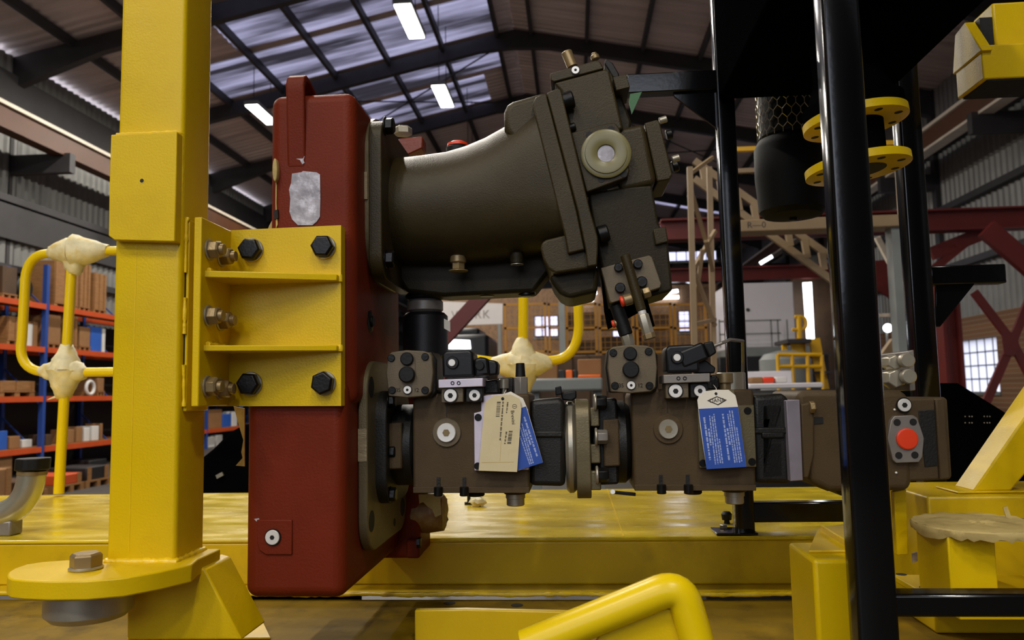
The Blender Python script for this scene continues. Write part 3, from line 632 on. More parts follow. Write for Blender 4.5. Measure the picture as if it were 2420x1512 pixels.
# lobed adapter plate of the first pump on the gearbox
ad = thing('pump_adapter', 'bare iron lobed adapter plate between the red gearbox and the first pump', 'adapter plate', (-0.478, 1.96, 1.28))
MB().prism(yzpoly(-0.4888, 1.962, 1.462, 0.206, 0.219, 0.075, 6), (0.022, 0, 0)).build('plate', M['flange'], ad, bevel=0.003)
for yy, zz in ((1.79, 1.315), (2.115, 1.30), (1.79, 1.62), (2.02, 1.275)):
    c = V((-0.467, yy, zz)); MB().cyl(c, c + V((0.001, 0, 0)), 0.024 if yy != 2.02 else 0.010, n=24).build('bolt_hole', M['bore'], ad)
MB().box(-0.4885, -0.4685, 1.755, 1.775, at(840, 1090, 1.76).z, at(840, 1013, 1.76).z).build('sawn_pad', M['raw_edge'], ad)
# coupling ring between the pumps
cr = thing('coupling_ring', 'bright steel coupling ring and flange joining the two brown pumps', 'coupling', at(1375, 1165, PY))
rz = at(1365, 1055, PY).z
def xc(px_, Y): return at(px_, 1050, Y).x
MB().cylc(V((xc(1336, 1.85), PY, rz)), V((xc(1361, 1.85), PY, rz)), 0.112, 56).build('collar', M['steel'], cr)
MB().prism(yzpoly(xc(1361, 1.85), PY, rz, 0.118, 0.116, 0.045, 6), (xc(1395, 1.85)-xc(1361, 1.85), 0, 0)).build('flange', M['flange'], cr, bevel=0.0025)
MB().cylc(V((xc(1395, 1.85), PY, rz)), V((xc(1425, 1.85), PY, rz)), 0.070, 40).build('sleeve', M['pump_dark'], cr)
for y in (985, 1072, 1135):
    q = at(1395, y, 1.855); MB().box(q.x, xc(1418, 1.85), 1.850, 1.885, q.z-0.022, q.z+0.022).build('lug', M['flange'], cr, bevel=0.003)
# lever valve on top between the pumps
p = at(1320, 925, 1.93); lv = thing('lever_valve', 'small black lever valve above the coupling ring', 'valve', p)
MB().pix([(1325, 928), (1362, 922), (1363, 940), (1352, 948), (1328, 945)], 1.90, 1.95).build('body', M['rubber'], lv, bevel=0.004)
MB().pix([(1312, 914), (1326, 912), (1328, 932), (1313, 934)], 1.89, 1.93).build('knob', M['bolt'], lv, bevel=0.002)
# pin and lever at the second pump's foot
pn = thing('locking_pin', 'small black pin lever under the flange of the second pump', 'pin', at(1470, 1168, 1.86))
MB().quadbox(at(1452, 1163, 1.86), at(1502, 1168, 1.86), 0.012, 0.007).build('lever', M['bolt'], pn, bevel=0.001)
MB().cylc(at(1448, 1162, 1.85), at(1448, 1162, 1.865), 0.006).build('rivet', M['bright'], pn)

# ================================================================ end gear pump
gp = thing('end_pump', 'dark brown cast pump at the shaft end with a red plug in its port pad', 'hydraulic pump', at(2080, 1160, PY))
MB().pix([(1792, 948), (1845, 945), (1858, 952), (1860, 1136), (1792, 1142)], PF+0.012, PF+0.22).build('adapter_body', M['pump_dark'], gp, bevel=0.012, seg=3)
MB().pix([(1800, 1020), (1855, 1020), (1855, 1036), (1800, 1036)], PF+0.006, PF+0.02).build('rib', M['pump_dark'], gp, bevel=0.004)
MB().pix([(1858, 946), (1890, 944), (1898, 1135), (1868, 1137)], PF-0.010, PF+0.24).build('spacer_plate', M['alu_dull'], gp, bevel=0.0015)
MB().pix([(1892, 955), (1915, 950), (1925, 990), (1925, 1075), (1912, 1130), (1898, 1130)], PF-0.006, PF+0.15).build('end_flange', M['pump'], gp, bevel=0.004)
q = at(1913, 962, PF-0.006); o = MB().hexhead(q, (1, 0, 0), 0.014, 0.012, 0.3).build('flange_bolt', M['brass'], gp, bevel=0.001)
MB().pix([(1925, 985), (1945, 985), (1946, 1000), (1925, 1002)], PF-0.002, PF+0.02).build('bolt_recess', M['bore'], gp)
MB().pix([(1880, 930), (1900, 922), (2130, 922), (2150, 935), (2158, 1135), (2150, 1160), (1960, 1162), (1915, 1140)], PF, PF+0.25).build('cast_body', M['pump'], gp, bevel=0.014, seg=4)
MB().pix([(1950, 1140), (2070, 1140), (2060, 1178), (1990, 1172)], PF+0.05, PF+0.2).build('foot', M['pump_dark'], gp, bevel=0.01, seg=3)
MB().pix([(2100, 942), (2232, 938), (2240, 942), (2251, 1128), (2244, 1133), (2110, 1140)], PF+0.003, PF+0.24).build('end_cover', M['pump'], gp, bevel=0.006, seg=3)
MB().pix([(2170, 970), (2210, 968), (2222, 1100), (2186, 1104)], PF+0.0015, PF+0.01).build('cover_recess', M['pump_dark'], gp, bevel=0.001)
MB().pix([(2211, 942), (2232, 940), (2246, 1130), (2222, 1134)], PF-0.006, PF+0.02).build('cover_edge', M['pump'], gp, bevel=0.003)
pp = MB().pix([(2098, 1035), (2106, 993), (2114, 983), (2158, 981), (2168, 987), (2176, 1010), (2184, 1035), (2180, 1080), (2172, 1092), (2118, 1094), (2110, 1086)], PF-0.012, PF+0.01).build('port_pad', M['alu_grey'], gp, bevel=0.0015)
for x, y in ((2120, 998), (2158, 997), (2124, 1076), (2162, 1075)):
    q = at(x, y, PF-0.012); MB().cyl(q, q + V((0, -0.0008, 0)), 0.0078, n=20).build('tapped_hole', M['bore'], pp)
q = at(2143, 1037, PF-0.012); MB().lathe(q, (0, -1, 0), [(0, 0.0235), (0.004, 0.0235), (0.006, 0.021), (0.0065, 0.012)], 32).build('red_plug', M['red_plug'], pp)
o = plug(2136, 957, PF-0.004, 0.0146, gp, 0.42)
for x, y in ((2114, 968), (2118, 1117)):
    q = at(x, y, PF-0.001); MB().ball(q, 0.003, n=10, k=6).build('rivet', M['bright'], gp)
# ================================================================ tags
def tagplate(name, poly, Y, m, label, parts=()):
    root = thing(name, label, 'tag', at(sum(p[0] for p in poly)/len(poly), max(p[1] for p in poly), Y))
    MB().pix(poly, Y, Y+0.0009).build('card', M[m], root)
    return root
TY = 1.806
def words(x0, y0, x1, y1, hp, par, Y, m='print_white'):
    """one illegible printed line: a run of small upright marks with word gaps"""
    a = at(x0, y0, Y); b = at(x1, y1, Y); d = (b-a); L = d.length; d = d/L; n_ = V((-d.z, 0, d.x)); g = MB(); t = 0.0; w_ = R(hp, Y)
    while t < L:
        for _ in range(random.randint(3, 9)):
            if t >= L: break
            e_ = w_*random.choice((0.16, 0.22, 0.3)); h_ = w_*random.choice((0.36, 0.42, 0.5))
            c = a + d*t; g.prism([c - n_*h_, c + d*e_ - n_*h_, c + d*e_ + n_*h_, c + n_*h_], (0, 0.0003, 0)); t += e_ + w_*0.13
        t += w_*0.45
    return g.build('printed_line', M[m], par, smooth=0)
t2 = tagplate('blue_hang_tag', [(1180, 934), (1207, 925), (1236, 941), (1245, 962), (1283, 1092), (1225, 1112), (1195, 1000)], TY+0.010, 'tag_white', 'blue printed tag hanging half hidden behind the cream tag')
MB().pix([(1222, 967), (1243, 960), (1283, 1093), (1222, 1112)], TY+0.0088, TY+0.010).build('blue_panel', M['tag_blue'], t2)
t1 = tagplate('cream_hang_tag', [(1146, 950), (1168, 934), (1207, 932), (1228, 942), (1232, 965), (1222, 1115), (1131, 1112)], TY, 'tag_cream', 'cream card tag with black bar codes hanging on the first pump')
MB().cyl(at(1188, 942, TY), at(1188, 942, TY-0.0006), 0.0036, n=16).build('eyelet', M['bolt'], t1)
q = at(1216, 960, TY); MB().ringcyl(q, q + V((0, -0.0004, 0)), 0.0052, 0.0043).box(q.x-0.003, q.x+0.003, TY-0.0004, TY, q.z-0.0005, q.z+0.0005).build('round_emblem', M['print_black'], t1)
tl = math.radians(-87)
def vtext(s, x, y, size, par, m='print_black', ang=-87, Y=TY, sp=1.0, sx=1.0):
    return text(s, 'printed_text', size, at(x, y, Y-0.0004), (math.pi/2, math.radians(-ang) , 0), M[m], par, sp, sx=sx)
vtext('Brevini', 1212, 986, 0.0115, t1, ang=-86)
for x0, y0, x1, y1, h in ((1200, 950, 1197, 976, 4), (1189, 949, 1182, 1040, 4.4), (1197, 1020, 1193, 1048, 4.4)):
    words(x0, y0, x1, y1, h, t1, TY-0.0003, 'print_black')
def bars(x0, y0, x1, y1, n, par, wpx, Y=TY):
    g = MB(); 
    for k in range(n):
        t = k/n; h = random.choice((0.3, 0.5, 0.75))/n; a = at(x0+(x1-x0)*t, y0+(y1-y0)*t, Y); b = at(x0+(x1-x0)*(t+h), y0+(y1-y0)*(t+h), Y); w_ = R(wpx, Y)
        g.box(a.x-w_/2, a.x+w_/2, Y-0.0003, Y, b.z, a.z)
    return g.build('bar_code', M['print_black'], par)
bars(1179, 949, 1176, 985, 16, t1, 9); bars(1207, 1018, 1203, 1049, 14, t1, 9)
MB().pix([(1184, 1040), (1185, 1040), (1182, 1090), (1181, 1090)], TY-0.0002, TY).pix([(1138, 1092), (1214, 1091), (1214, 1092.4), (1138, 1093.4)], TY-0.0002, TY).build('fold_line', M['paper'], t1)
for x0, y0, x1, y1, h in ((1239, 985, 1269, 1077, 4.6), (1242, 1015, 1254, 1051, 4), (1233, 1000, 1260, 1094, 3), (1230, 1010, 1256, 1096, 3), (1229, 1030, 1252, 1097, 3)):
    words(x0, y0, x1, y1, h, t2, TY+0.0085)
t3 = tagplate('white_blue_tag', [(1648, 945), (1652, 936), (1668, 924), (1690, 921), (1722, 921), (1738, 934), (1744, 960), (1764, 1102), (1670, 1108), (1655, 1010)], TY, 'tag_white', 'white and blue tag with a black diamond mark hanging on the second pump')
MB().pix([(1651, 966), (1744, 961), (1764, 1103), (1670, 1108.5)], TY-0.0007, TY).build('blue_panel', M['tag_blue'], t3)
MB().cyl(at(1692, 930, TY), at(1692, 930, TY-0.0006), 0.0032, n=16).build('eyelet', M['bolt'], t3)
dm = [(1671, 946.5), (1694, 936), (1718, 945), (1697, 957.5)]; dmi = [(1676, 946.5), (1694.2, 938.3), (1713, 945.2), (1696.5, 955)]
MB().ring([at(x, y, TY-0.0005) for x, y in dm], [at(x, y, TY-0.0005) for x, y in dmi], (0, 0.0005, 0)).build('diamond_mark', M['print_black'], t3)
text('DANA', 'diamond_text', 0.0118, at(1695, 946, TY-0.0006), (math.pi/2, math.radians(-3), 0), M['print_black'], t3)
for x0, y0, x1, y1, h in ((1664, 986, 1678, 1086, 4.6), (1675, 1013, 1680, 1052, 4.2), (1677, 982, 1691, 1097, 3), (1683, 984, 1697, 1096, 3), (1687, 978, 1703, 1095, 3), (1700, 1037, 1708, 1095, 3),
        (1708, 978, 1723, 1086, 4.6), (1719, 1012, 1725, 1050, 4.2), (1720, 978, 1737, 1093, 3), (1724, 970, 1742, 1092, 3), (1730, 970, 1748, 1092, 3), (1741, 1010, 1753, 1090, 3)):
    words(x0, y0, x1, y1, h, t3, TY-0.0010)
for root, x, y in ((t1, 1189, 942), (t3, 1693, 930)):
    a = at(x, y, TY); MB().tube([a, a + V((0.002, 0.01, 0.012)), a + V((0.003, 0.05, 0.02)), a + V((0.002, 0.09, 0.012))], 0.0009, 6).build('string', M['tag_white'], root)
# ================================================================ deck and chassis
DZ = 1.173; DY0, DY1 = 2.36, 3.50
dk = thing('machine_deck', 'worn yellow steel deck plate running behind the pumps', 'deck', (-0.4, 2.9, DZ-0.012))
MB().box(-3.4, 1.25, DY0, DY1, DZ-0.012, DZ).build('deck_plate', M['deck'], dk, bevel=0.005, seg=3)
MB().box(at(1455, 1200, 2.8).x-0.002, at(1455, 1200, 2.8).x+0.002, DY0+0.01, DY1-0.01, DZ-0.001, DZ+0.0012).build('weld_seam', M['yellow_weld'], dk)
MB().box(-3.4, 1.25, DY0+0.004, DY0+0.10, DZ-0.137, DZ-0.012).build('edge_beam', M['chassis'], dk, bevel=0.006, seg=3)
MB().box(-3.4, 1.25, DY0-0.075, DY0+0.10, DZ-0.149, DZ-0.137).build('beam_flange', M['chassis'], dk, bevel=0.004)
bead([(-1.0 + 0.1*k, DY0-0.076, DZ-0.145 + 0.002*math.sin(k*2.1)) for k in range(26)], 0.006, dk, step=0.012)
bl = thing('belly_plate', 'grimy yellow belly plate below the beam at the bottom edge', 'chassis plate', (0, 1.8, 1.0))
MB().box(-2.6, 1.6, 1.25, DY0-0.07, 1.000, 1.013).build('plate', M['grimy'], bl, bevel=0.003)
MB().prism([onz(x, y, 1.014) for x, y in ((300, 1512), (500, 1375), (575, 1375), (640, 1512))], (0, 0, 0.006)).build('clean_strip', M['chassis'], bl, bevel=0.002)
for x, y in ((545, 1395), (524, 1415), (1062, 1425), (1222, 1430), (1383, 1432)):
    p = onz(x, y, 1.0205 if x < 700 else 1.0132); MB().cyl(p, p + V((0, 0, 0.0008)), 0.017, n=24).build('bolt_hole', M['bore'], bl)
solo(MB().pix([(980, 1442), (1100, 1440), (1350, 1446), (1350, 1520), (980, 1520)], 1.9, 1.92), 'chassis_rib', M['chassis'], 'narrow yellow rib just below the grimy belly plate edge', 'chassis plate', bevel=0.003)
# bits lying on the deck
p = onz(1130, 1196, DZ); g = MB().ball(p + V((0, 0, 0.016)), 0.034, 0.026, 0.016, 12, 8)
solo(g, 'crumpled_tape', M['tape'], 'small crumpled lump of masking tape lying on the deck under the first pump', 'tape', rough=0.005)
p = onz(1112, 1192, DZ); g = MB().box(p.x-0.022, p.x+0.03, p.y-0.01, p.y+0.01, p.z, p.z+0.010).box(p.x-0.012, p.x+0.0, p.y-0.006, p.y+0.006, p.z, p.z+0.045)
solo(g, 'black_clip', M['rubber'], 'small black clip on the deck beside the crumpled tape', 'clip')
p = onz(1718, 1237, DZ); solo(MB().lathe(p, (0, 0, 1), [(0, 0.010), (0.010, 0.008), (0.012, 0.015), (0.030, 0.017), (0.038, 0.010)], 20), 'stop_peg', M['rubber'], 'small black peg on the deck beside the foot of the slender black post', 'peg')

# ================================================================ handrails with taped joints
def arc(p0, p1, p2, n=8):
    return [V(p0).lerp(V(p1), t/n).lerp(V(p1).lerp(V(p2), t/n), t/n) for t in range(n+1)]
def wrap(c, arms, parent, name='tape_wrap'):
    g = MB()
    for d, L, r0 in arms:
        d = V(d).normalized(); n = 7
        prof = [(L*k/n, (r0*(1-k/n)**0.85 + 0.024)) for k in range(n+1)]
        g.lathe(V(c), d, prof, 14)
    o = g.build(name, M['tape'], parent, rough=0.0045, smooth=60)
    return o
HY = 3.45
hr = thing('loop_handrail', 'yellow tube handrail loop with taped joints to the left of the column', 'handrail', at(140, 1163, HY))
def P(x, y): return at(x, y, HY)
MB().tube([P(139, 1166), P(155, 880), P(172, 590)], 0.0225, 16).build('post', M['yellow_tube'], hr)
lp = [P(480, 590), P(172, 594), P(125, 598)] + arc(P(112, 599), P(66, 602), P(60, 660)) + [P(52, 800)] + arc(P(50, 815), P(46, 870), P(96, 878)) + [P(155, 880), P(480, 876)]
MB().tube(lp, 0.0215, 16).build('loop_tube', M['yellow_tube'], hr)
wrap(P(178, 594), (((1, 0, 0), 0.16, 0.055), ((-1, 0, 0), 0.13, 0.052), ((0, 0, -1), 0.11, 0.045)), hr)
wrap(P(155, 876), (((0.8, 0, -0.1), 0.10, 0.050), ((-1, 0, -0.0), 0.12, 0.045), ((0, 0, 1), 0.12, 0.052), ((-0.08, 0, -1), 0.13, 0.058)), hr)
MB().prism([P(110, 945), P(138, 930), P(140, 938)], (0, 0.002, 0)).build('loose_tape', M['tape'], hr)
hm = thing('far_handrail', 'yellow tube handrail with a taped joint seen between the motor and the pumps', 'handrail', at(1236, 1160, HY))
MB().tube([P(1232, 1160), P(1236, 860), P(1238, 560)], 0.0225, 16).build('post', M['yellow_tube'], hm)
lp = [P(1020, 838), P(1130, 850), P(1180, 857), P(1238, 857)] + [P(1290, 854)] + arc(P(1318, 850), P(1366, 838), P(1368, 770)) + [P(1366, 700), P(1364, 640)] + arc(P(1364, 630), P(1362, 585), P(1320, 580)) + [P(1238, 580)]
MB().tube(lp, 0.0215, 16).build('loop_tube', M['yellow_tube'], hm)
wrap(P(1236, 862), (((1, 0, 0.05), 0.13, 0.050), ((-1, 0, 0.05), 0.15, 0.050), ((0, 0, 1), 0.12, 0.052), ((0, 0, -1), 0.12, 0.060)), hm)

# ================================================================ bent steel pipe at the left edge
ep = thing('elbow_pipe', 'shiny bent steel pipe with a black nut cap at the left edge of the deck', 'pipe', onz(20, 1252, DZ))
EY = 2.46
MB().tube([at(-90, 1232, EY), at(-40, 1226, EY), at(-10, 1219, EY)] + arc(at(0, 1216, EY), at(58, 1205, EY), at(72, 1140, EY)) + [at(76, 1118, EY)], 0.042, 28).build('pipe', M['silver_pipe'], ep, smooth=60)
a = at(76, 1112, EY); MB().lathe(a + V((0, 0, -0.012)), (0.06, 0, 1), [(0, 0.044), (0.012, 0.044), (0.014, 0.040)], 28).build('flare', M['brass'], ep)
nut = []; 
for k in range(32):
    r_ = 0.052 if k % 4 < 2 else 0.049; t = 2*math.pi*k/32; nut.append(a + V((0.001, 0, 0.003)) + V((r_*math.cos(t), r_*math.sin(t), 0)))
MB().prism(nut, (0.002, 0, 0.038)).build('nut_cap', M['rubber'], ep, bevel=0.003)
MB().box(at(0, 1240, EY).x-0.09, at(40, 1240, EY).x, EY-0.03, EY+0.03, DZ, at(10, 1228, EY).z).build('pipe_foot', M['alu_grey'], ep, bevel=0.006)

# ================================================================ black frame
bf = thing('tank_support', 'glossy black steel support of square posts around the end pump', 'support frame', (0.8, 2.0, 1.0))
a0, a1 = at(2016, 1250, 1.45).x, at(2112, 1250, 1.45).x
MB().prism([(x, y, 1.014) for x, y in rrect(a0, a1, 1.45, 1.505, 0.007, 4)], (0, 0, 1.75)).build('post', M['black'], bf)
m0, m1 = at(1740, 1240, 2.40).x, at(1785, 1240, 2.40).x
MB().prism([(x, y, DZ+0.002) for x, y in rrect(m0, m1, 2.40, 2.455, 0.006, 4)], (0, 0, 1.9)).build('post', M['black'], bf)
r0, r1 = at(2185, 1150, 2.40).x, at(2240, 1150, 2.40).x
MB().prism([(x, y, DZ+0.002) for x, y in rrect(r0, r1, 2.40, 2.46, 0.006, 4)], (0, 0, 1.9)).build('post', M['black'], bf)
MB().prism([(x+0.62, y, 1.014) for x, y in rrect(a0, a1, 1.45, 1.505, 0.007, 4)], (0, 0, 1.75)).build('post', M['black'], bf)
MB().box(a1-0.01, a1+0.62, 1.452, 1.50, at(2200, 1460, 1.45).z, at(2200, 1405, 1.45).z).build('bottom_rail', M['black'], bf, bevel=0.005)
MB().box(m1-0.01, r0+0.01, 2.405, 2.45, at(1900, 1235, 2.4).z, at(1900, 1187, 2.4).z).build('cross_rail', M['black'], bf, bevel=0.005)
MB().box(at(1688, 1250, 2.4).x, m1, 2.366, 2.47, DZ+0.001, DZ+0.008).build('foot_plate', M['black'], bf, bevel=0.002)
p = onz(1710, 1246, DZ+0.008); MB().hexhead(p, (0, 0, 1), 0.012, 0.009, 0.3).build('foot_bolt', M['steel'], bf)
MB().box(r0-0.05, r1+0.05, 2.366, 2.47, DZ+0.001, DZ+0.008).build('foot_plate', M['black'], bf, bevel=0.002)
for z0, z1, xa, xb in ((at(1600, 214, 2.4).z, at(1600, 168, 2.4).z, at(1482, 190, 2.4).x, m0+0.005), (at(2300, 670, 2.4).z, at(2300, 625, 2.4).z, r1-0.005, at(2380, 650, 2.4).x)):
    MB().box(xa, xb, 2.402, 2.45, z0, z1).build('side_arm', M['black'], bf, bevel=0.004)
MB().pix([(1588, 213), (1702, 208), (1702, 318), (1690, 300), (1594, 228)], 2.42, 2.43).build('gusset', M['black'], bf, bevel=0.001)
MB().pix([(1688, 160), (1712, 158), (1737, 70), (1760, -10), (1688, -10)], 2.42, 2.43).build('gusset', M['black'], bf, bevel=0.001)
MB().pix([(2212, 668), (2306, 668), (2222, 772), (2212, 772)], 2.42, 2.43).build('gusset', M['black'], bf, bevel=0.001)
tz = at(1800, 233, 2.40).z
HXL = 0.985
MB().box(HXL-0.03, r0+0.01, 2.405, 2.45, tz+0.02, tz+0.08).build('top_rail', M['black'], bf, bevel=0.004)
tk = thing('black_tank', 'large black tank resting between the tops of the black posts', 'tank', ((m0+r1)/2, 2.0, tz))
MB().box(m0+0.005, HXL, 1.53, 2.398, tz, tz+0.45).build('tank_body', M['black_sheet'], tk, bevel=0.01)
MB().box(m0+0.03, HXL-0.03, 1.60, 1.64, tz-0.02, tz).build('tank_rib', M['black_sheet'], tk, bevel=0.003)
# filter canister with wire sleeve
fc = thing('filter_canister', 'black filter canister with a hexagonal wire sleeve hanging behind the tank', 'filter', at(1870, 515, 2.55))
FYc = 2.56; fx = at(1868, 400, FYc).x
def fz(y): return at(1868, y, FYc).z
MB().lathe(V((fx, FYc, fz(515))), (0, 0, 1), [(0, 0.06), (0.006, 0.09), (0.022, 0.104), (fz(420)-fz(515), 0.113), (fz(352)-fz(515), 0.112), (fz(340)-fz(515), 0.104), (fz(332)-fz(515), 0.098)], 40).build('bowl', M['bowl'], fc)
MB().cylc(V((fx, FYc, fz(334))), V((fx, FYc, fz(150))), 0.094, 40).build('element', M['plastic'], fc)
MB().cylc(V((fx, FYc, fz(522))), V((fx, FYc, fz(512))), 0.012, 16).build('drain_tap', M['bolt'], fc)
g = MB(); nx = 22; cz0 = fz(330); hz = 0.030; rw = 0.098
for i in range(nx):
    for j in range(7):
        a_ = 2*math.pi*(i + 0.5*(j % 2))/nx; da = math.pi/nx; zb = cz0 + j*hz
        def wp(a, z): return V((fx + rw*math.cos(a), FYc + rw*math.sin(a), z))
        g.tube([wp(a_, zb), wp(a_, zb + hz*0.5)], 0.0013, 4)
        g.tube([wp(a_, zb + hz*0.5), wp(a_+da, zb + hz)], 0.0013, 4); g.tube([wp(a_, zb + hz*0.5), wp(a_-da, zb + hz)], 0.0013, 4)
o = g.build('wire_sleeve', M['steel'], fc, smooth=0); o['kind'] = 'stuff'
MB().cylc(V((fx, FYc, fz(150))), V((fx, FYc, tz+0.3)), 0.10, 32).build('head', M['plastic'], fc)
MB().box(fx-0.02, fx+0.02, 2.44, FYc-0.08, fz(150)+0.02, fz(150)+0.08).build('bracket', M['black'], fc)
# pipe spool with two yellow flanges
sp = thing('flanged_pipe', 'short black pipe with two yellow round flanges behind the front black post', 'pipe', at(2025, 430, 1.85))
ax = V((-0.10, 0.02, 1)).normalized(); c1, c2 = at(2026, 395, 1.85), at(2020, 286, 1.85)
for c in (c1, c2):
    f_ = MB().lathe(c - ax*0.010, ax, [(0, 0.114), (0.001, 0.116), (0.019, 0.116), (0.020, 0.114)], 56).build('flange', M['yellow'], sp)
    u_, v_ = basis(ax)
    for k in range(8):
        t = 2*math.pi*k/8 + 0.2; q = c - ax*0.0104 + (u_*math.cos(t) + v_*math.sin(t))*0.094
        MB().cyl(q, q - ax*0.0004, 0.009, n=16).build('bolt_hole', M['bore'], f_)
MB().cyl(c1 - ax*0.0105, c1 + ax*0.001, 0.062, n=40).build('bore', M['bore'], sp)
MB().cylc(c1 + ax*0.005, c2 + ax*0.07, 0.066, 40).build('pipe', M['black_sheet'], sp)
MB().lathe(c2 + ax*0.011, ax, [(0, 0.112), (0.03, 0.112), (0.034, 0.10), (0.10, 0.075), ((tz - c2.z - 0.015), 0.07)], 48).build('hub', M['black_sheet'], sp)
# hose fittings beside the rear post
for i, (x, y, lab) in enumerate(((2118, 856, 'shiny steel hose nut, the upper of two above the end pump'), (2122, 894, 'shiny steel hose nut, the lower of two above the end pump'))):
    hf = thing('hose_nut', lab, 'fitting', at(x, y+20, 2.0), 'hose nuts above the end pump')
    p = at(x, y, 1.98); MB().hexhead(p + V((0, 0.05, 0)), (0, -1, 0), 0.026 if i else 0.021, 0.045, 0.4).build('nut', M['steel'], hf, bevel=0.002)
    q = p + V((0.020, 0.0, 0.004)); MB().cylc(q, q + V((0, -0.02, 0)), 0.018).build('ball_end', M['steel'], hf)
    MB().cylc(p + V((0, 0.05, 0)), p + V((0, 0.30, 0.0)), 0.016).build('hose_tail', M['rubber'], hf)
solo(MB().pix([(2146, 830), (2160, 826), (2164, 922), (2150, 924)], 2.02, 2.30), 'grey_plate', M['alu_grey'], 'narrow light grey plate beside the rear black post above the end pump', 'plate', bevel=0.002)
solo(MB().pix([(1489, 222), (1517, 217), (1493, 270), (1486, 240)], 2.40, 2.402), 'green_flag', M['green'], 'small green sheet scrap under the black arm beside the motor', 'sheet')

# ================================================================ yellow parts at the right
yb = thing('yellow_housing', 'yellow folded steel housing high at the upper right corner', 'housing', at(2400, 200, 2.2))
HX0 = at(2322, 150, 2.2).x; hz0, hz1 = at(2322, 187, 2.2).z, at(2322, 106, 2.2).z
MB().box(HX0, HX0+0.5, 2.2, 2.35, hz0, hz1).build('box', M['yellow'], yb, bevel=0.004)
MB().prism([(HX0-0.004, 2.19, hz1-0.02), (HX0-0.004, 2.36, hz1-0.02), (HX0-0.004, 2.33, hz1+0.09), (HX0-0.004, 2.27, hz1+0.10)], (0.03, 0, 0)).build('end_flange', M['yellow'], yb, bevel=0.003)
MB().box(HX0+0.012, HX0+0.5, 2.205, 2.345, hz0-0.004, hz0).build('underside', M['rubber'], yb)  # thin black sheet paints the shade under the yellow housing
MB().box(HX0+0.06, HX0+0.5, 2.24, 2.35, hz1, hz1+0.14).build('upper_box', M['yellow'], yb, bevel=0.006)
MB().box(HX0+0.025, HX0+0.06, 2.245, 2.33, hz1, hz1+0.10).build('spacer', M['rubber'], yb)
yk = thing('yellow_block', 'yellow steel cross block behind the taped pedestal at the right', 'chassis block', (1.3, 2.1, 1.0))
kz = at(2300, 1172, 1.98).z
MB().box(at(2196, 1250, 1.98).x, 2.4, 1.98, 2.275, 1.014, kz).build('block', M['chassis'], yk, bevel=0.006, seg=3)
MB().pix([(2112, 1162), (2142, 1156), (2147, 1310), (2120, 1312)], 1.93, 1.95).build('upright_flat', M['yellow'], yk, bevel=0.002)
MB().box(at(2120, 1300, 1.95).x, at(2420, 1300, 1.95).x+0.5, 1.66, 1.99, 1.135, 1.148).build('floor_plate', M['yellow'], yk, bevel=0.002)
for x, y in ((2130, 1357), (2186, 1388)):
    p = onz(x, y, 1.1482); MB().cyl(p, p + V((0, 0, 0.0006)), 0.012, n=24).build('bolt_hole', M['bore'], yk)
MB().pix([(2156, 1308), (2168, 1304), (2169, 1326), (2158, 1330)], 1.955, 1.96).build('sticker', M['label'], yk)
ib = thing('inclined_strut', 'thick yellow strut rising steeply to the right from the yellow block', 'strut', at(2340, 1165, 2.05))
MB().prism([V((at(2300, 1165, 2.03).x, 2.03, kz+0.004)), at(2520, 842, 2.03), at(2660, 842, 2.03), V((at(2390, 1164, 2.03).x, 2.03, kz+0.004))], (0, 0.10, 0)).build('strut', M['yellow'], ib, bevel=0.005)
MB().box(at(2250, 1165, 2.05).x, at(2420, 1165, 2.05).x, 2.02, 2.14, kz+0.0005, kz+0.006).build('foot', M['yellow'], ib, bevel=0.003)
pd = thing('taped_pedestal', 'square yellow pedestal under a round plate covered in masking paper', 'pedestal', at(2300, 1395, 1.7))
q0 = at(2247, 1390, 1.70)
MB().box(q0.x, at(2360, 1390, 1.70).x, 1.70, 1.85, 1.1485, at(2300, 1262, 1.70).z).build('pedestal_box', M['yellow'], pd, bevel=0.003)
pc = at(2312, 1238, 1.78); prof = []
rings = []
for j in range(9):
    r_ = 0.004 + 0.124*j/8
    rings.append([V((pc.x + r_*math.cos(2*math.pi*k/48), 1.78 + r_*math.sin(2*math.pi*k/48), pc.z + 0.004 + random.uniform(-0.0022, 0.0022))) for k in range(48)])
rings.append([V((pc.x + 0.128*math.cos(2*math.pi*k/48), 1.78 + 0.128*math.sin(2*math.pi*k/48), pc.z - 0.012)) for k in range(48)])
MB().loft(rings).build('paper_cover', M['paper'], pd, smooth=25)
sk = []
nk = 72; lowr = [random.uniform(0.008, 0.017) + 0.010*max(0, math.sin(k*0.35))**3 for k in range(nk)]
for zz, rr in ((0.004, 0.127), (0.001, 0.1305), (-0.5, 0.131), (-1.0, 0.129)):
    sk.append([V((pc.x + rr*math.cos(2*math.pi*k/nk)*(1+random.uniform(-.010, .010)), 1.78 + rr*math.sin(2*math.pi*k/nk)*(1+random.uniform(-.010, .010)), pc.z + (zz if zz > 0 else zz*lowr[k]))) for k in range(nk)])
MB().loft(sk, False).build('paper_skirt', M['paper'], pd, smooth=50)
p = at(2378, 1222, 1.75); MB().prism([p, p + V((0.012, 0, -0.004)), p + V((0.006, 0.004, 0.022)), p + V((-0.004, 0.002, 0.02))], (0, 0.002, 0)).build('tape_end', M['paper'], pd)
lb = thing('yellow_end_box', 'rounded yellow box end at the bottom beside the front black post', 'chassis box', at(1990, 1500, 1.62))
bz = at(1960, 1322, 1.60).z
MB().box(at(1926, 1400, 1.60).x, at(2060, 1400, 1.60).x, 1.60, 1.78, 1.014, bz).build('box', M['yellow'], lb, bevel=0.008, seg=3)
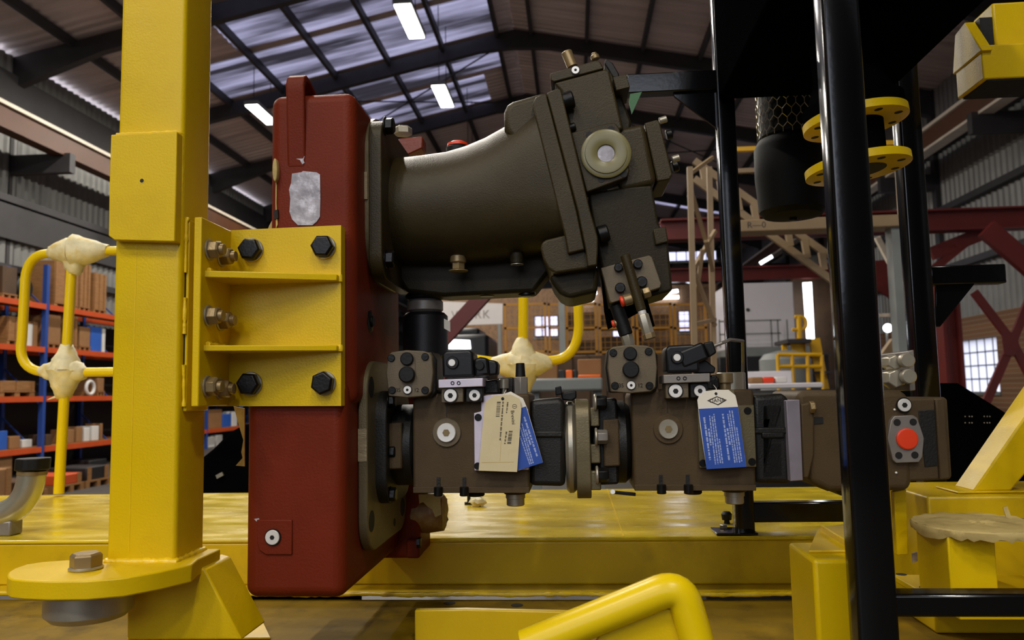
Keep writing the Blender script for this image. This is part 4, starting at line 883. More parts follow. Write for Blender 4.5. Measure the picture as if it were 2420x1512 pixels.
MB().prism([V((at(1926, 1330, 1.62).x, 1.66, bz)), V((at(2060, 1330, 1.62).x, 1.66, bz)), V((at(2020, 1262, 1.9).x, 1.92, bz+0.01)), V((at(1940, 1270, 1.9).x, 1.92, bz-0.0))], (0, 0, 0.006)).build('sloping_sheet', M['chassis'], lb, bevel=0.002)
MB().quadbox((at(1935, 1275, 1.92).x, 1.9, bz+0.01), (at(2020, 1330, 1.66).x, 1.66, bz+0.01), 0.006, 0.014).build('weld_strip', M['yellow_weld'], lb, bevel=0.002)
fh_ = thing('lifting_loop', 'bent yellow lifting loop rising into view at the bottom edge', 'lifting loop', at(1520, 1512, 1.30))
q = [at(1240, 1528, 1.30), at(1400, 1464, 1.30)] + arc(at(1545, 1405, 1.30), at(1606, 1376, 1.30), at(1622, 1430, 1.30)) + [at(1640, 1490, 1.30), at(1662, 1580, 1.30)]
MB().tube(q, [0.027]*2 + [0.027]*9 + [0.027]*2, 20).build('loop_bar', M['yellow_tube'], fh_, smooth=60)
MB().pix([(1440, 1470), (1560, 1425), (1600, 1440), (1612, 1560), (1380, 1560)], 1.30, 1.315).build('web', M['yellow'], fh_, bevel=0.002)
MB().pix([(1566, 1428), (1592, 1420), (1600, 1440), (1572, 1440)], 1.2985, 1.30).build('web_hole', M['bore'], fh_)

# ================================================================ black hoods behind the deck
bh = thing('sloping_black_hood', 'black sloping hood behind the rear black post at the right', 'hood', at(2300, 1165, 3.2))
MB().pix([(2150, 905), (2266, 905), (2395, 985), (2480, 1000), (2480, 1240), (2150, 1240)], 3.1, 3.9).build('hood', M['black_sheet'], bh, bevel=0.01)
for i, x in enumerate((2281, 2291, 2297, 2326, 2333, 2339)):
    for y in (984, 999):
        p = at(x, y, 3.1); MB().ball(p, 0.003, n=8, k=5).build('rivet', M['steel'], bh)
bw = thing('dark_engine_hood', 'black sloping hood seen between the column and the red gearbox', 'hood', at(540, 1165, 4.2))
MB().pix([(380, 1750), (380, 1180), (440, 1110), (500, 1062), (540, 1022), (575, 1003), (760, 1000), (760, 1750)], 4.1, 4.9).build('hood', M['black_sheet'], bw, bevel=0.02)
MB().quadbox(at(512, 1127, 4.08), at(527, 1119, 4.08), 0.01, 0.02).build('latch', M['steel'], bw)
# ================================================================ the hall
M.update(
 roof=mat('roof_sheet', (206, 190, 186), 0.5, metal=0.2, var=0.15, vs=1.2, stretch=(0.2, 3, 1)),
 clad=mat('galvanised_cladding', (128, 128, 126), 0.45, metal=0.3, var=0.12, vs=1.5),
 dsteel=mat('dark_grey_steel', (52, 50, 52), 0.55, var=0.15, vs=3),
 crane_web=mat('crane_girder_paint', (86, 52, 30), 0.5, var=0.15, vs=2),
 rail=mat('rail_steel', (226, 214, 196), 0.5, var=0.1, vs=3),
 asphalt=mat('dark_asphalt_yard', (52, 52, 52), 0.9, var=0.2, vs=1),
 concrete=mat('concrete_floor', (64, 61, 58), 0.5, var=0.2, vs=2, bump=0.1, bs=20),
 red_steel=mat('red_primer_steel', (100, 28, 22), 0.5, var=0.14, vs=2),
 orange=mat('orange_rack_beam', (188, 72, 24), 0.5, var=0.08, vs=4),
 blue=mat('blue_rack_upright', (34, 66, 140), 0.5, var=0.08, vs=4),
 wood=mat('raw_timber', (140, 98, 54), 0.7, var=0.18, vs=5, stretch=(1, 1, 6)),
 card=mat('cardboard', (140, 100, 60), 0.75, var=0.1, vs=4),
 white_box=mat('white_packaging', (206, 204, 200), 0.6, var=0.06, vs=4),
 blue_box=mat('blue_packaging', (40, 88, 176), 0.5, var=0.08, vs=4),
 black_bg=mat('black_goods', (20, 20, 22), 0.55, var=0.3, vs=6),
 beige=mat('beige_mast_paint', (150, 126, 94), 0.5, var=0.1, vs=5),
 cage=mat('orange_yellow_cage', (160, 110, 18), 0.5, var=0.08, vs=4),
 cagedark=mat('brown_goods', (74, 52, 30), 0.7, var=0.3, vs=2),
 white_wall=mat('white_panel', (222, 218, 224), 0.5, var=0.04, vs=1),
 sign=mat('white_sign', (214, 208, 206), 0.5, var=0.02),
 sign_print=mat('grey_sign_print', (150, 142, 138), 0.6, var=0.02),
 bg_grey=mat('grey_steel_paint', (128, 132, 130), 0.5, var=0.1, vs=3),
 ylw_bg=mat('yellow_stair_paint', (230, 176, 20), 0.45, var=0.08, vs=4),
 orange_box=mat('orange_plastic', (232, 104, 20), 0.45, var=0.06),
 lamp=glow('lamp_diffuser', (255, 250, 240), 14.0),
 tube_lamp=glow('fluorescent_tube', (240, 246, 255), 9.0),
)
def brickmat():
    m_ = mat('brick_wall', (132, 96, 66), 0.8, var=0.1); N = m_.node_tree.nodes; L = m_.node_tree.links; b = N['Principled BSDF']
    tc = N.new('ShaderNodeTexCoord'); mp = N.new('ShaderNodeMapping'); mp.inputs['Rotation'].default_value = (math.pi/2, 0, math.pi/2); L.new(tc.outputs['Object'], mp.inputs[0])
    bt = N.new('ShaderNodeTexBrick'); L.new(mp.outputs[0], bt.inputs['Vector']); bt.inputs['Scale'].default_value = 4.4; bt.inputs['Color1'].default_value = lin((140, 100, 68)); bt.inputs['Color2'].default_value = lin((112, 78, 54)); bt.inputs['Mortar'].default_value = lin((150, 132, 108)); bt.inputs['Mortar Size'].default_value = 0.03
    L.new(bt.outputs['Color'], b.inputs['Base Color']); return m_
M['brick'] = brickmat()
def translucent(name, rgb, mixf=0.35):
    m_ = bpy.data.materials.new(name); m_.use_nodes = True; N = m_.node_tree.nodes; L = m_.node_tree.links; N.remove(N['Principled BSDF'])
    t = N.new('ShaderNodeBsdfTranslucent'); t.inputs[0].default_value = lin(rgb); d = N.new('ShaderNodeBsdfDiffuse'); d.inputs[0].default_value = lin(rgb)
    x = N.new('ShaderNodeMixShader'); x.inputs[0].default_value = mixf; L.new(t.outputs[0], x.inputs[1]); L.new(d.outputs[0], x.inputs[2]); L.new(x.outputs[0], N['Material Output'].inputs[0]); return m_
def skymat():
    m_ = translucent('dirty_translucent_roof_sheet', (170, 160, 200)); N = m_.node_tree.nodes; L = m_.node_tree.links
    tc = N.new('ShaderNodeTexCoord'); mp = N.new('ShaderNodeMapping'); mp.inputs['Scale'].default_value = (0.12, 1.6, 1); L.new(tc.outputs['Object'], mp.inputs[0])
    nz_ = N.new('ShaderNodeTexNoise'); nz_.inputs['Scale'].default_value = 1.0; nz_.inputs['Detail'].default_value = 4; L.new(mp.outputs[0], nz_.inputs['Vector'])
    r = N.new('ShaderNodeValToRGB'); r.color_ramp.elements[0].position = 0.40; r.color_ramp.elements[1].position = 0.64; r.color_ramp.elements[0].color = lin((44, 40, 44)); r.color_ramp.elements[1].color = lin((148, 142, 160)); L.new(nz_.outputs[0], r.inputs[0])
    for n in N:
        if n.type in ('BSDF_TRANSLUCENT', 'BSDF_DIFFUSE'): L.new(r.outputs[0], n.inputs[0])
    return m_
M['skylight'] = skymat()
M['pane'] = translucent('frosted_window_pane', (250, 248, 252), 0.05)
WL, WR, RX, RZ, SL, YE, YB = -13.0, 10.1, -1.45, 12.15, 0.21, 62.0, -13.0
def roofz(x): return RZ - SL*abs(x - RX)
struct(MB().box(WL-0.3, WR+0.3, YB, YE, -0.3, 0.0), 'floor', M['concrete'])
struct(MB().box(-150, 150, -200, YB, -0.3, -0.02), 'ground', M['asphalt'])
struct(MB().box(WR+0.3, 150, YB, 120, -0.3, -0.02), 'ground_east', M['asphalt'])
# roof: corrugated sheets bay by bay on each slope, some of them translucent
ce = MB(); FR = [2, 7, 12, 17, 22, 27, 32, 37, 42, 47, 52, 57, 62]
c_ = struct(MB().box(RX-0.15, RX+0.15, YB, YE, RZ+0.10, RZ+0.16), 'ceiling', M['roof'])
def sheet(xa, xb, y0, y1, m, name, par):
    n = max(2, int((y1-y0)/0.25)); za, zb = roofz(xa)+0.1, roofz(xb)+0.1
    return MB().corrugated((xa, y0, za), (0, y1-y0, 0), (xb-xa, 0, zb-za), n, 0.045).build(name, m, par, smooth=0)
sky_l = {12: (0.05, 0.6), 14.5: (0.05, 0.62), 17: (0.04, 0.60), 19.5: (0.04, 0.72), 22: (0.04, 0.62), 24.5: (0.1, 0.5), 37: (0.1, 0.9), 42: (0.1, 0.9), 47: (0.1, 0.9), 52: (0.1, 0.9), 4.5: (0.2, 0.8), -0.5: (0.2, 0.8)}
y = -13.0
while y < YE - 0.01:
    y1 = y + 2.5
    for side in (0, 1):
        xa, xb = (RX, WL-0.4) if side == 0 else (RX, WR+0.4)
        key = y + 0.0 if y < 0 else y - 0.0
        lo_hi = sky_l.get(key)
        if side == 1 and key < 34: lo_hi = None
        if lo_hi:
            a, b = lo_hi; ya, yb_ = y + 2.5*0.06, y + 2.5*0.94
            sheet(xa, xb, y, ya, M['roof'], 'roof_sheet', c_); sheet(xa, xb, yb_, y1, M['roof'], 'roof_sheet', c_)
            xm, xn = xa + (xb-xa)*a, xa + (xb-xa)*b
            sheet(xa, xm, ya, yb_, M['roof'], 'roof_sheet', c_); sheet(xm, xn, ya, yb_, M['skylight'], 'skylight_sheet', c_); sheet(xn, xb, ya, yb_, M['roof'], 'roof_sheet', c_)
        else:
            sheet(xa, xb, y, y1, M['roof'], 'roof_sheet', c_)
    y = y1
# portal frames
fi = 0
for Y in FR:
    t = thing('portal_frame', 'dark steel roof frame crossing the hall, %s of the row counted from the camera' % ('first', 'second', 'third', 'fourth', 'fifth', 'sixth', 'seventh', 'eighth', 'ninth', 'tenth', 'eleventh', 'twelfth', 'thirteenth')[fi], 'roof frame', (RX, Y, 0), 'portal frames of the hall', 'structure'); fi += 1
    for xe in (WL, WR):
        s = -1 if xe < RX else 1
        MB().prism([(RX, Y-0.1, RZ), (xe, Y-0.1, roofz(xe)), (xe, Y-0.1, roofz(xe)-0.75), (xe - s*2.2, Y-0.1, roofz(xe - s*2.2)-0.42), (RX + s*1.0, Y-0.1, roofz(RX + s)-0.40), (RX, Y-0.1, RZ-0.55)], (0, 0.2, 0)).build('rafter', M['dsteel'], t)
        MB().box(xe-0.25 if s < 0 else xe-0.05, xe+0.05 if s < 0 else xe+0.25, Y-0.12, Y+0.12, 0, roofz(xe)).build('stanchion', M['dsteel'], t)
        MB().box(xe if s < 0 else xe-1.5, xe+1.5 if s < 0 else xe, Y-0.1, Y+0.1, 6.9, 7.35).build('crane_bracket', M['dsteel'], t)
# purlins, one continuous run each
for k in range(8):
    for s in (-1, 1):
        x = RX + s*(0.5 + 1.6*k)
        if x < WL or x > WR: continue
        struct(MB().box(x-0.05, x+0.05, YB, YE, roofz(x)-0.13, roofz(x)+0.09), 'trim_%d' % (1 + k*2 + (s > 0)), M['dsteel'])
# wind bracing rods
for (xa, ya, xb, yb_) in ((-1.6, 22, -8.6, 27), (-8.6, 22, -1.6, 27), (1.5, 27, 8, 32), (8, 27, 1.5, 32)):
    a = V((xa, ya, roofz(xa)-0.25)); b = V((xb, yb_, roofz(xb)-0.25))
    solo(MB().cyl(a, b, 0.025, n=8), 'bracing_rod', M['dsteel'], 'thin dark bracing rod crossing under the roof sheets', 'rod', 'roof bracing rods', 'structure')
# side walls
def wall(name, X, s):
    root = struct(MB().box(X-0.02 if s < 0 else X+0.24, X+0.0 if s < 0 else X+0.26, YB, YE, 3.1, roofz(X)), name, M['dsteel'])
    y = YB
    while y < YE - 0.01:
        MB().corrugated((X+0.06 if s < 0 else X+0.05, y, 3.0), (0, 5, 0), (0, 0, roofz(X)-3.0), 20, 0.05 if s > 0 else -0.05).build('cladding_sheet', M['clad'], root, smooth=0)
        y += 5
    for z in (4.6, 6.2, 7.9):
        MB().box(X+0.06 if s < 0 else X-0.12, X+0.2 if s < 0 else X+0.04, YB, YE, z, z+0.16).build('girt', M['dsteel'], root)
    return root
wall('wall_left', WL, -1); wr = wall('wall_right', WR, 1)
def onwall(px, py, X): return onx(px, py, X)
# dark translucent-less band on the left wall
MB().box(WL+0.12, WL+0.16, YB, YE, 8.2, 9.25).build('dark_band', M['dsteel'], bpy.data.objects['wall_left'])
MB().box(WL+0.12, WL+0.17, YB, YE, 5.35, 6.15).build('grey_band', M['dsteel'], bpy.data.objects['wall_left'])
# crane runway girders
for X, lab in ((-11.8, 'brown crane runway girder with a pale rail along the left wall'), (8.9, 'crane runway girder with a pale rail along the right wall')):
    t = thing('crane_runway', lab, 'crane girder', (X, 28, 7.35), kind='structure')
    MB().box(X-0.09, X+0.09, YB, YE, 7.35, 7.80).build('web', M['crane_web'], t)
    MB().box(X-0.16, X+0.16, YB, YE, 7.80, 7.88).build('rail', M['rail'], t)
    MB().box(X-0.16, X+0.16, YB, YE, 7.30, 7.36).build('bottom_flange', M['rail' if X > 0 else 'crane_web'], t)
# masonry below the cladding
struct(MB().box(WL-0.2, WL-0.02, YB, YE, 0, 3.1), 'wall_left_base', M['brick'])
# right brick wall with window openings
wins = [(19.5, 21.4), (13.75, 17.2), (8.0, 11.5), (2.0, 5.5), (25.5, 29.0), (33, 36.5), (41, 44.5)]
wz0, wz1 = 1.38, 2.72
edges = sorted(wins); ys = [YB] + [v for e in edges for v in e] + [YE]
wb = struct(MB().box(WR, WR+0.24, YB, YE, 0, wz0), 'wall_right_base', M['brick'])
MB().box(WR, WR+0.24, YB, YE, wz1, 3.3).build('brick_band', M['brick'], wb)
for a, b in zip(ys[0::2], ys[1::2]):
    MB().box(WR, WR+0.24, a, b, wz0, wz1).build('brick_pier', M['brick'], wb)
for i, (a, b) in enumerate(edges):
    wn = struct(MB().box(WR-0.04, WR+0.02, a-0.05, b+0.05, wz0-0.07, wz0), 'window_%d' % (i+1), M['bg_grey'])
    nb = max(2, int(round((b-a)/0.36))); 
    for k in range(nb+1):
        yy = a + (b-a)*k/nb; MB().box(WR+0.10, WR+0.13, yy-0.012, yy+0.012, wz0, wz1).build('mullion', M['dsteel'], wn)
    for k in range(5):
        zz = wz0 + (wz1-wz0)*k/4; MB().box(WR+0.10, WR+0.13, a, b, zz-0.012, zz+0.012).build('glazing_bar', M['dsteel'], wn)
    base = None
    for k in range(nb):
        for j in range(4):
            MB().box(WR+0.112, WR+0.118, a + (b-a)*k/nb + 0.012, a + (b-a)*(k+1)/nb - 0.012, wz0 + (wz1-wz0)*j/4 + 0.012, wz0 + (wz1-wz0)*(j+1)/4 - 0.012).build('pane', M['pane'], wn, smooth=0)
# far gable wall
ew = struct(MB().box(WL, WR, YE, YE+0.2, 0, roofz(WL)), 'wall_back', M['clad'])
MB().prism([(WL, YE, roofz(WL)), (WR, YE, roofz(WR)), (RX, YE, RZ)], (0, 0.2, 0)).build('gable', M['clad'], ew)
# ================================================================ high-bay lamps
def lamp(x, y, z, label, on=True):
    t = thing('bay_light', label, 'ceiling light', (x, y, z), 'high-bay lights under the roof')
    MB().box(x-0.20, x+0.20, y-0.80, y+0.80, z+0.01, z+0.12).build('housing', M['bg_grey'], t, bevel=0.01)
    MB().box(x-0.17, x+0.17, y-0.76, y+0.76, z-0.02, z+0.012).build('diffuser', M['lamp'], t)
    for s in (-0.6, 0.6): MB().cyl((x, y+s, z+0.12), (x, y+s, roofz(x)+0.1), 0.012, n=6).build('hanger', M['dsteel'], t)
    ld = bpy.data.lights.new('bay_light_source', 'AREA'); ld.shape = 'RECTANGLE'; ld.size = 0.34; ld.size_y = 1.5; ld.energy = LAMP_W; ld.color = (1.0, 0.93, 0.82)
    lo = bpy.data.objects.new('light_source', ld); C.objects.link(lo); lo.parent = t; lo.location = (0, 0, -0.03)
    return t
lamp(-8.6, 21.0, 9.6, 'bright bay light seen between the column and the gearbox')
lamp(-3.3, 20.3, 9.6, 'bright bay light seen above the motor')
for x, row in ((-8.6, 'outer'), (-3.3, 'inner')):
    for y, where in ((-9, 'farther'), (-4, 'nearer')):  # unseen lamps, added to light the machine from behind the camera
        lamp(x, y, 9.6, '%s unseen bay light added to the %s row, above and behind the camera' % (where, row))
for y, where in ((-9, 'farther'), (-4, 'nearer')):  # added unseen row that brightens the bracket from the front right
    lamp(2.0, y, 9.6, '%s unseen bay light added right of the ridge, behind the camera' % where)
for x, row in ((-8.6, 'outer'), (-3.3, 'inner')):
    for y, where in ((6, 'second'), (11, 'third'), (16, 'fourth')):  # unseen overhead lamps, added for light on the deck and hall
        lamp(x, y, 9.6, '%s unseen bay light added to the %s row, over the machine above the picture' % (where, row))
    lamp(x, 26, 9.6, 'bay light of the %s row, next one behind the lamp in view' % row)
# rear gable wall behind the camera
DX0, DX1, DH = -7.5, 2.6, 9.0                   # unseen opening added for low frontal daylight, placed clear of mirror reflections
rw_ = struct(MB().box(WL, DX0, YB-0.2, YB, 0, roofz(WL)), 'wall_front', M['dsteel'])
MB().box(DX1, WR, YB-0.2, YB, 0, roofz(WL)).build('wall_pier', M['dsteel'], rw_); MB().box(DX0, DX1, YB-0.2, YB, DH, roofz(WL)).build('lintel', M['dsteel'], rw_); MB().box(DX0, DX1, YB-0.2, YB, 0, 3.4).build('glare_panel', M['dsteel'], rw_)  # panel below the opening is added to keep low glare off the machine
MB().prism([(WL, YB, roofz(WL)), (WR, YB, roofz(WR)), (RX, YB, RZ)], (0, -0.2, 0)).build('gable', M['dsteel'], rw_)
# ================================================================ pallet rack on the left
RXF = -11.8; RD = 1.0
lev = [onx(130, y, RXF).z for y in (722, 822, 936, 1052)]
rk = thing('pallet_rack', 'tall pallet rack with blue uprights and orange beams along the left wall', 'rack', (RXF-0.5, 21, 0))
RY = (14.0, 16.72, 19.56, 22.3, 24.6, 27.3, 30.0)
for Y in RY:
    for X in (RXF-0.04, RXF-RD):
        MB().box(X-0.05, X+0.05, Y-0.05, Y+0.05, 0, lev[0]+0.9).build('upright', M['blue'], rk)
    for k in range(4):
        z = 0.4 + k*1.1; MB().quadbox((RXF-0.04, Y, z), (RXF-RD, Y, z+0.9), 0.03, 0.03).build('upright_brace', M['blue'], rk)
for z in lev:
    for Ya, Yb_ in zip(RY[:-1], RY[1:]):
        for X in (RXF, RXF-RD):
            MB().box(X-0.025, X+0.025, Ya+0.06, Yb_-0.06, z-0.12, z).build('beam', M['orange'], rk)
        MB().box(RXF-0.9, RXF-0.1, Ya+0.06, Yb_-0.06, z-0.02, z).build('shelf_boards', M['wood'], rk)
MB().box(RXF-RD-0.1, RXF-RD-0.06, 14, 30, 0, lev[0]-0.2).build('shade_sheet', M['black_bg'], rk)  # black sheet stands in for the shade deep in the shelves
def goods(name, x0, x1, y0, L, m, label, cat, h=None, X=RXF-0.11, pallet=True, depth=0.8, y1=None):
    a = onx(x0, 900, X).y; b = onx(x1, 900, X).y; z0 = lev[L] + 0.004
    zt = onx((x0+x1)/2, y0, X).z
    t = thing(name, label, cat, (X-depth/2, (a+b)/2, z0), 'goods stored on the pallet rack')
    zb = z0
    if pallet:
        for k in range(3):
            yy = a + (b-a)*k/2*0.86; MB().box(X-depth, X-0.05, yy, yy+(b-a)*0.14, z0, z0+0.09).build('pallet_runner', M['wood'], t)
        zb = z0 + 0.09
        MB().box(X-depth, X-0.04, a, b, zb, zb+0.03).build('pallet_deck', M['wood'], t); zb += 0.03
    MB().box(X-depth+0.02, X-0.06, a+0.01, b-0.01, zb, zt).build('carton' if m in ('card', 'white_box', 'blue_box') else 'crate', M[m], t, bevel=0.01)
    if m == 'wood':
        for yy in (a+0.02, (a+b)/2-0.04, b-0.1): MB().box(X-0.062, X-0.04, yy, yy+0.08, zb, zt).build('batten', M['wood'], t)
    return t
goods('timber_crate', 126, 183, 618, 0, 'wood', 'timber crate on the top rack shelf left of the column', 'crate')
goods('timber_crate', 186, 212, 622, 0, 'wood', 'narrow timber crate on the top rack shelf behind the handrail post', 'crate')
goods('timber_crate', 221, 250, 645, 0, 'wood', 'timber crate on the top rack shelf beside the column edge', 'crate')
goods('machine_casting', 2, 38, 628, 0, 'cagedark', 'brown machine casting on a pallet on the top rack shelf', 'casting')
a = onx(76, 640, RXF); t = thing('black_drum', 'round black drum standing on the top rack shelf', 'drum', (a.x-0.4, a.y, lev[0]))
MB().cylc((a.x-0.2, a.y+0.1, lev[0]+0.32), (a.x-0.75, a.y+0.1, lev[0]+0.32), 0.26, 28).build('drum', M['black_bg'], t)
MB().box(a.x-0.75, a.x-0.2, a.y-0.15, a.y+0.3, lev[0]+0.004, lev[0]+0.06).build('cradle', M['wood'], t)
goods('timber_crate', 18, 62, 748, 1, 'wood', 'timber crate on the second rack shelf at the picture edge', 'crate')
goods('white_carton', 66, 80, 764, 1, 'white_box', 'white carton on the second rack shelf', 'box', pallet=False)
goods('brown_carton', 80, 92, 760, 1, 'card', 'small brown carton beside the white carton on the second shelf', 'box', pallet=False)
goods('brown_carton', 113, 146, 744, 1, 'card', 'brown carton right of the blue upright on the second shelf', 'box')
goods('timber_crate', 152, 184, 745, 1, 'wood', 'timber crate on the second rack shelf behind the handrail post', 'crate')
goods('brown_carton', 190, 216, 772, 1, 'card', 'brown carton left of the blue carton on the second shelf', 'box', pallet=True)
goods('blue_carton', 217, 243, 772, 1, 'blue_box', 'blue carton on the second rack shelf', 'box', pallet=False)
goods('white_carton', 244, 252, 776, 1, 'white_box', 'white carton right of the blue carton on the second shelf', 'box', pallet=False)
goods('flat_pallet', 4, 88, 900, 2, 'wood', 'flat loaded pallet on the third rack shelf', 'pallet')
goods('brown_carton', 236, 252, 893, 2, 'card', 'brown carton on the third rack shelf beside the column', 'box')
a = onx(222, 915, RXF); t = thing('tube_coil', 'coil of pale tube lying on the third rack shelf', 'coil', (a.x-0.3, a.y, lev[2]))
MB().tube([(a.x-0.1, a.y+0.16*math.cos(k*math.pi/10), lev[2]+0.2+0.16*math.sin(k*math.pi/10)) for k in range(20)], 0.04, 8, True).build('coil', M['white_box'], t)
for x0, x1, y0, m, lab in ((2, 30, 1018, 'blue_box', 'blue plastic bin on the fourth rack shelf at the picture edge'), (34, 60, 1030, 'card', 'small brown carton on the fourth shelf beside the blue bin'), (64, 88, 1038, 'white_box', 'low white carton on the fourth rack shelf'), (118, 134, 1026, 'cagedark', 'dark brown part on the fourth shelf right of the upright'),
        (168, 186, 1014, 'card', 'brown carton on the fourth shelf right of the handrail post'), (190, 205, 1008, 'card', 'second brown carton on the fourth shelf near the column'), (208, 222, 1010, 'white_box', 'small white carton on the fourth rack shelf near the column'), (226, 243, 1006, 'white_box', 'pale carton on the fourth rack shelf nearest the column'), (246, 252, 1000, 'card', 'tan carton on the fourth shelf at the column edge')):
    goods('small_carton', x0, x1, y0, 3, m, lab, 'box', pallet=False, depth=0.5)
for x0, x1, y0, y1, m, lab in ((0, 42, 1078, 1130, 'card', 'brown crate on the floor below the rack at the picture edge'), (110, 150, 1120, 1160, 'orange', 'orange box on the floor below the rack by the pipe'), (160, 225, 1105, 1150, 'orange', 'long orange box on the floor below the rack'), (222, 262, 1085, 1140, 'black_bg', 'black goods on the floor below the rack near the column')):
    a = onx(x0, 900, RXF).y; b = onx(x1, 900, RXF).y; zt = onx((x0+x1)/2, y0, RXF).z
    solo(MB().box(RXF-0.8, RXF-0.05, a, b, 0.0, zt), 'floor_crate', M[m], lab, 'crate', 'goods stored on the pallet rack', bevel=0.015)
for x0, x1, y0, m, lab in ((492, 530, 968, 'card', 'reddish carton on the rack seen between the column and gearbox'), (532, 552, 978, 'blue_box', 'blue bin on the rack seen between the column and gearbox'), (553, 566, 972, 'white_box', 'white bag on the rack seen between the column and gearbox')):
    goods('far_carton', x0, x1, y0, 3, m, lab, 'box', pallet=False)
for x0, x1, y0, m, lab in ((503, 518, 1024, 'white_box', 'pale tin stack on the floor behind the dark hood'), (523, 536, 1020, 'white_box', 'taller pale tin stack on the floor behind the dark hood')):
    a = onx(x0, 900, RXF).y; b = onx(x1, 900, RXF).y
    solo(MB().box(RXF-0.6, RXF-0.12, a, b, 0.0, onx((x0+x1)/2, y0+8, RXF).z), 'tin_stack', M[m], lab, 'tins', 'goods stored on the pallet rack', bevel=0.02)

for x0, x1, y0, m, lab in ((-30, 44, 1108, 'card', 'brown crate on a floor pallet in front of the rack at the picture edge'), (52, 122, 1132, 'cagedark', 'low dark crate on a pallet on the floor in front of the rack'), (150, 206, 1118, 'orange', 'orange topped crate on a pallet on the floor right of the handrail post'), (212, 268, 1100, 'black_bg', 'black crate on a pallet on the floor beside the column')):
    X = -9.0; a = onx(x0, 900, X).y; b = onx(x1, 900, X).y; zt = onx((x0+x1)/2, y0, X).z
    t = thing('floor_pallet', lab, 'crate', (X-0.4, (a+b)/2, 0), 'loaded pallets on the floor in front of the rack')
    for k in range(3):
        yy = a + (b-a-0.1)*k/2; MB().box(X-0.8, X, yy, yy+0.1, 0, 0.1).build('pallet_runner', M['wood'], t)
    MB().box(X-0.8, X, a, b, 0.1, 0.13).build('pallet_deck', M['wood'], t)
    MB().box(X-0.77, X-0.03, a+0.03, b-0.03, 0.13, zt).build('crate', M[m], t, bevel=0.02)
    for yy in (a+0.06, b-0.16): MB().box(X-0.03, X-0.01, yy, yy+0.1, 0.13, zt).build('batten', M['wood'], t)

# ================================================================ red steelwork
def bar(a, b, w, h, m='red_steel'): return MB().quadbox(a, b, w, h)
def redthing(name, label, cat, segs, Y, w=None):
    t = thing(name, label, cat, at(segs[0][0], segs[0][1], Y), kind=None)
    return t
Yg = 13.0
t = thing('red_gantry_beam', 'dark red steel beam crossing the hall at the right below the cladding', 'steel beam', at(2300, 545, Yg), kind='structure')
za, zb = at(2300, 545, Yg).z, at(2300, 495, Yg).z
for z0, z1, d in ((za, za+0.03, 0.16), (zb-0.03, zb, 0.16), (za, zb, 0.02)):
    MB().box(at(1560, 520, Yg).x, WR+0.05, Yg-d, Yg+d, z0, z1).build('flange' if d > 0.1 else 'web', M['red_steel'], t)
MB().box(WR-0.45, WR+0.05, Yg-0.15, Yg+0.15, 0, za).build('wall_post', M['red_steel'], t)
t = thing('lower_red_beam', 'dark red steel beam seen behind the slender black post', 'steel beam', at(1770, 662, 26.0), kind='structure')
za, zb = at(1770, 662, 26).z, at(1770, 632, 26).z
MB().box(at(1480, 650, 26).x, WR+0.05, 25.9, 26.1, za, zb).build('web', M['red_steel'], t); MB().box(at(1480, 650, 26).x, WR+0.05, 25.7, 26.3, zb-0.04, zb).build('flange', M['red_steel'], t)
for x in (1500, 1990): MB().box(at(x, 650, 26).x-0.15, at(x, 650, 26).x+0.15, 25.85, 26.15, 0, za).build('beam_post', M['red_steel'], t)
t = thing('red_column', 'dark red steel column standing in front of the brick wall', 'steel column', (at(2245, 800, 15).x, 15, 0), kind='structure')
MB().box(at(2226, 800, 15).x, at(2262, 800, 15).x, 14.98, 15.02, 0, at(2245, 640, 15).z).build('web', M['red_steel'], t)
for x in (2226, 2262): MB().box(at(x, 800, 15).x-0.03, at(x, 800, 15).x+0.03, 14.85, 15.15, 0, at(2245, 640, 15).z).build('flange', M['red_steel'], t)
Yb = 13.4; nd = at(2392, 808, Yb)
t = thing('red_cross_brace', 'red steel cross brace with a gusset plate in front of the window', 'brace', (nd.x, Yb, at(2330, 945, Yb).z), kind='structure')
for x, y in ((2328, 955), (2440, 900), (2302, 690), (2440, 690)):
    MB().quadbox(nd, at(x, y, Yb), 0.06, 0.13).build('brace_bar', M['red_steel'], t)
MB().prism([at(x, y, Yb-0.05) for x, y in ((2368, 792), (2404, 788), (2410, 820), (2396, 842), (2374, 838))], (0, 0.02, 0)).build('gusset', M['red_steel'], t)
t = thing('red_knee_brace', 'wide red steel knee brace under the dark red beam', 'brace', at(2420, 640, 12.4), kind='structure')
MB().quadbox(at(2330, 540, 12.4), at(2470, 660, 12.4), 0.12, 0.30).build('brace_bar', M['red_steel'], t); MB().quadbox(at(2200, 600, 13.2), at(2330, 548, 13.2), 0.10, 0.22).build('brace_bar', M['red_steel'], t)
MB().quadbox(at(2200, 640, 13.2), at(2300, 560, 13.2), 0.08, 0.12).build('brace_bar', M['red_steel'], t)
t = thing('red_rear_panel', 'dark red panel between the two black posts', 'steel panel', at(2100, 720, 16), kind='structure')
MB().pix([(2060, 616), (2150, 610), (2150, 745), (2100, 700), (2060, 680)], 16, 16.1).build('panel', M['red_steel'], t)
t = thing('red_diagonal', 'red painted diagonal brace seen under the motor', 'brace', at(1063, 790, 7.0))
MB().quadbox(at(1040, 810, 7.0), at(1150, 690, 7.0), 0.10, 0.13).build('bar', M['red_steel'], t)
MB().quadbox((at(1040, 810, 7.0).x, 7.0, 0.0), at(1040, 806, 7.0), 0.10, 0.13, (0, 1, 0)).build('leg', M['red_steel'], t)
